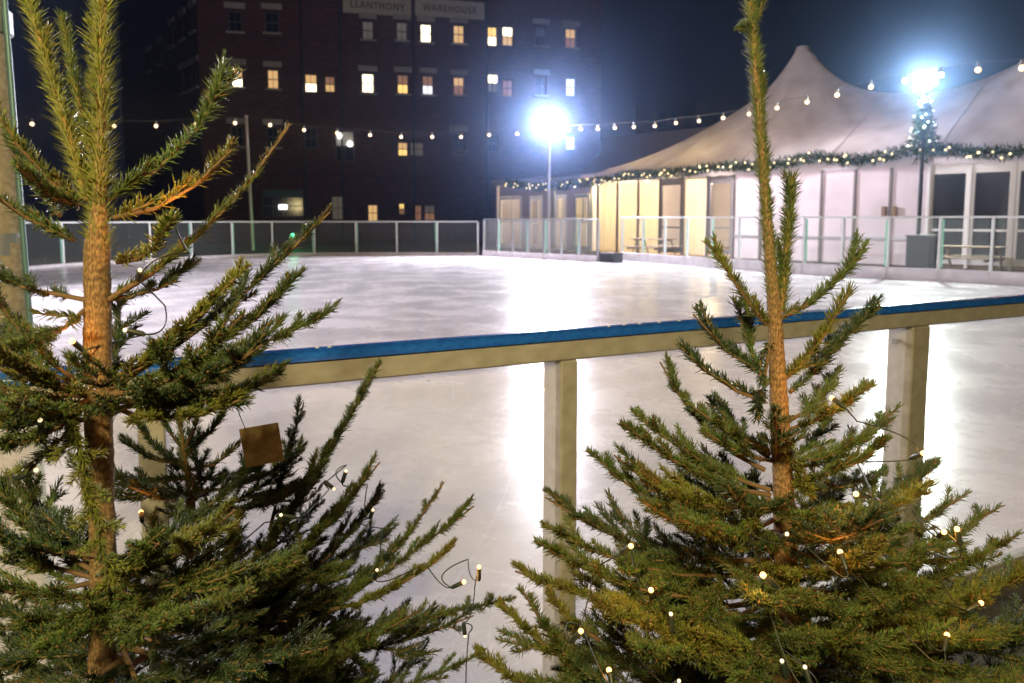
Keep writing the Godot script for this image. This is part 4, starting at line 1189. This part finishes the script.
func right_spruce() -> void:
	var r := RandomNumberGenerator.new(); r.seed = 3
	var Z := 1.15
	var foot := at(786, 700, Z); foot.y = 0
	var tree := thing("spruce_tree", "bushy spruce with long bare leader and lit fairy lights at the right", "tree", Transform3D(Basis(), foot), "cut spruces along the rail")
	var axis := func(h: float) -> Vector3:
		var p := at(783, 219, Z)
		return Vector3(p.x, h, p.z)
	trunk(tree, [foot, at(788, 620, Z), at(784, 500, Z), at(779, 400, Z), at(774, 305, Z), at(764, 180, Z), at(751, 5, Z)], [0.028, 0.02, 0.0155, 0.0135, 0.0100, 0.0055, 0.004])
	leader(tree, at(773, 300, Z), at(750, 2, Z), "green", r, 1.3, 0.006)
	leader(tree, at(781, 312, Z), at(793, 176, Z), "green", r, 1.45, 0.005)
	branch(tree, at(750, 25, Z), at(768, -4, Z - 0.01), "green", r, {"sides": 0.0, "start": 0.0})
	branch(tree, at(750, 25, Z), at(738, 30, Z - 0.02), "green", r, {"sides": 0.0, "start": 0.0})
	var f := {"sides": 0.0, "start": 0.0, "fat": 1.35}
	var m := {"sides": 0.35, "start": 0.1, "fat": 1.2}
	var s := {"sides": 0.65, "start": 0.15, "fat": 1.1}
	var L := [[766, 325, 0.0, 709, 244, -0.03, "yellow", f], [759, 372, 0.0, 693, 314, 0.0, "dark", f], [765, 402, 0.0, 682, 348, -0.03, "dark", f], [768, 385, 0.0, 735, 300, 0.06, "green", f], [776, 320, 0.0, 866, 244, 0.0, "green", f], [786, 376, 0.0, 878, 304, 0.02, "dark", m], [786, 378, 0.0, 849, 292, -0.04, "yellow", f], [788, 430, 0.0, 870, 385, -0.06, "green", m],
		[790, 392, 0.0, 846, 330, 0.09, "dark", f], [786, 440, 0.0, 812, 500, -0.12, "yellow", f], [770, 340, 0.0, 758, 420, -0.1, "dark", f], [790, 420, 0.0, 838, 372, 0.1, "green", m],
		[788, 470, 0.0, 898, 408, 0.05, "green", s], [790, 480, 0.0, 888, 440, -0.08, "green", s], [790, 485, 0.0, 880, 470, 0.08, "dark", m],
		[768, 450, 0.0, 690, 405, 0.0, "green", m], [770, 455, 0.0, 706, 402, 0.08, "dark", m], [765, 470, 0.0, 660, 362, 0.06, "green", {"sides": 0.3, "start": 0.3, "sag": 0.2}], [770, 490, 0.0, 634, 412, 0.02, "green", s], [770, 495, 0.0, 624, 424, -0.06, "green", s], [770, 500, 0.0, 640, 470, -0.16, "yellow", s],
		[772, 540, 0.0, 614, 455, 0.03, "green", s], [772, 545, 0.0, 590, 452, 0.06, "green", s], [772, 560, 0.0, 545, 497, 0.04, "dark", s], [772, 570, 0.0, 546, 525, -0.05, "green", s], [772, 590, 0.0, 538, 542, -0.08, "green", s], [772, 600, 0.0, 515, 571, 0.0, "yellow", s], [775, 640, 0.0, 500, 640, 0.05, "green", s], [775, 680, 0.0, 505, 690, -0.1, "green", s],
		[600, 640, -0.05, 545, 590, -0.05, "yellow", m], [640, 700, 0.0, 500, 605, 0.06, "yellow", m], [620, 700, 0.0, 522, 590, 0.0, "green", m], [600, 710, 0.0, 476, 655, 0.05, "yellow", m], [640, 720, 0.0, 520, 680, -0.08, "green", s], [770, 600, 0.0, 590, 600, -0.25, "yellow", s], [772, 620, 0.0, 640, 650, -0.3, "green", s], [772, 520, 0.0, 680, 520, -0.22, "green", s],
		[790, 540, 0.0, 936, 462, 0.08, "green", s], [790, 545, 0.0, 930, 485, -0.02, "yellow", s], [792, 560, 0.0, 967, 494, 0.06, "green", s], [792, 570, 0.0, 998, 508, 0.05, "green", s], [792, 590, 0.0, 1018, 535, 0.0, "green", s], [792, 610, 0.0, 1040, 570, -0.05, "yellow", s], [792, 640, 0.0, 1050, 620, -0.1, "green", s], [792, 660, 0.0, 1040, 680, -0.15, "green", s], [792, 600, 0.0, 1030, 560, 0.12, "green", s], [792, 630, 0.0, 1060, 600, 0.14, "dark", s], [792, 650, 0.0, 1050, 650, 0.1, "green", s], [792, 650, 0.0, 990, 590, -0.1, "green", s],
		[790, 560, 0.0, 880, 545, -0.25, "yellow", s], [790, 600, 0.0, 930, 600, -0.24, "green", s], [790, 620, 0.0, 860, 640, -0.3, "green", s], [788, 560, 0.0, 760, 600, -0.3, "green", s], [788, 500, 0.0, 830, 520, -0.2, "green", s], [780, 500, 0.0, 730, 490, -0.18, "dark", s]]
	for q in L: branch(tree, at(q[0], q[1], Z + q[2]), at(q[3], q[4], Z + q[5]), q[6], r, q[7])
	whorl(tree, axis, 1.13, 5, 0.16, 0.6, ["green", "dark"], r, {"sides": 0.6})
	whorl(tree, axis, 1.0, 7, 0.25, 0.4, ["green", "dark"], r, {"sides": 0.7})
	whorl(tree, axis, 0.90, 8, 0.31, 0.2, ["dark", "green"], r, {"sides": 0.8})
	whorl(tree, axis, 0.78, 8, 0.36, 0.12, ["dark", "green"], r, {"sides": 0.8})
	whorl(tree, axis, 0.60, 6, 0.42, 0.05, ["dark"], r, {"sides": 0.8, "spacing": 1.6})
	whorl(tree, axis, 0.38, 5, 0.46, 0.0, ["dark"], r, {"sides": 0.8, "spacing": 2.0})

# ---------------------------------------------------------------- fairy lights and tag
func fairy(label: String, list: Array) -> void:
	var p0 := at(list[0][0], list[0][1], list[0][2])
	var o := thing("fairy_lights", label, "fairy lights", Transform3D(Basis(), p0))
	var warm := glow(Color(1, 0.46, 0.13), 4.0); var pale := glow(Color(1, 0.72, 0.40), 1.6)
	var bm := ball(0.0036, 10, 6); var bs := ball(0.0026, 8, 5)
	var r := RandomNumberGenerator.new(); r.seed = 8
	var c := Curve3D.new()
	for q in list:
		var p := at(q[0], q[1], q[2]) - p0
		var big: bool = q[3] > 0
		var dir: Vector3 = q[4] if q.size() > 4 else Vector3(r.randfn(), 0.6 + r.randf(), r.randfn()).normalized()
		var b := put("bulb", bm if big else bs, warm if big else pale, o, Transform3D(Basis(), p))
		put("socket", tube([-dir * 0.003, -dir * 0.02, -dir * 0.024], [0.0036, 0.0036, 0.002], 7), M.wire, b)
		if q[3] > 0: lamp(o, p, 0.004 * q[3], Color(1, 0.66, 0.30), 0.004)
		if c.point_count > 0:
			var back: Vector3 = (c.get_point_position(c.point_count - 1) + p) / 2 + Vector3(0, -0.01, -0.09)
			c.add_point(back)
		c.add_point(p - dir * 0.023, Vector3(r.randfn(), r.randfn(), r.randfn()) * 0.02, Vector3(r.randfn(), r.randfn() - 0.6, r.randfn()) * 0.02)
	c.bake_interval = 0.01
	var pts := []
	for v in c.get_baked_points(): pts.append(v)
	put("wire", tube(pts, [0.0011], 5), M.wire, o)
func build_fairy_lights() -> void:
	fairy("warm fairy lights on green wire wound through the bushy right spruce", [[832, 398, 1.08, 2], [923, 453, 1.12, 1], [856, 494, 0.98, 2], [944, 532, 1.02, 1], [957, 529, 1.0, 2], [981, 603, 1.0, 1], [947, 635, 0.95, 1], [840, 552, 0.95, 1], [787, 534, 0.93, 0], [763, 575, 0.86, 4], [805, 667, 0.9, 0], [782, 661, 0.9, 0], [671, 614, 0.95, 0], [651, 590, 0.98, 1], [631, 546, 1.0, 2], [581, 631, 0.98, 1], [609, 670, 0.95, 1], [679, 681, 0.95, 0]])
	fairy("fairy lights with black sockets on wire looping off the dark middle spruce", [[141, 512, 1.15, 1], [212, 560, 1.1, 0], [281, 515, 1.15, 0], [334, 489, 1.27, 0, Vector3(0.7, -0.6, 0)], [346, 471, 1.27, 0, Vector3(0.3, 0.9, 0)], [373, 510, 1.3, 0], [377, 570, 1.25, 0], [464, 582, 1.22, 1, Vector3(0.9, 0.42, 0)], [479, 567, 1.22, 1, Vector3(0.0, 1, 0)], [465, 636, 1.22, 0, Vector3(0.1, -1, 0)], [468, 690, 1.2, 0]])
	fairy("few fairy lights among the branches of the tall left spruce", [[173, 217, 0.9, 3], [140, 270, 0.92, 0], [125, 330, 0.95, 0], [72, 341, 0.9, 1], [40, 420, 0.85, 0], [36, 470, 0.85, 0]])
	var p := at(262, 445, 1.2)
	var tagc := thing("card_tag", "square brown card tag tied to the dark middle spruce", "tag", Transform3D(Basis.from_euler(Vector3(0.1, 0.25, 0.12)), p))
	put("card", box(Vector3(0.060, 0.066, 0.0012), 0.0004), M.card, tagc)
	put("string", tube([Vector3(-0.02, 0.03, 0.001), Vector3(-0.025, 0.055, 0.0), Vector3(-0.03, 0.09, -0.01)], [0.0007], 5), M.wire, tagc)
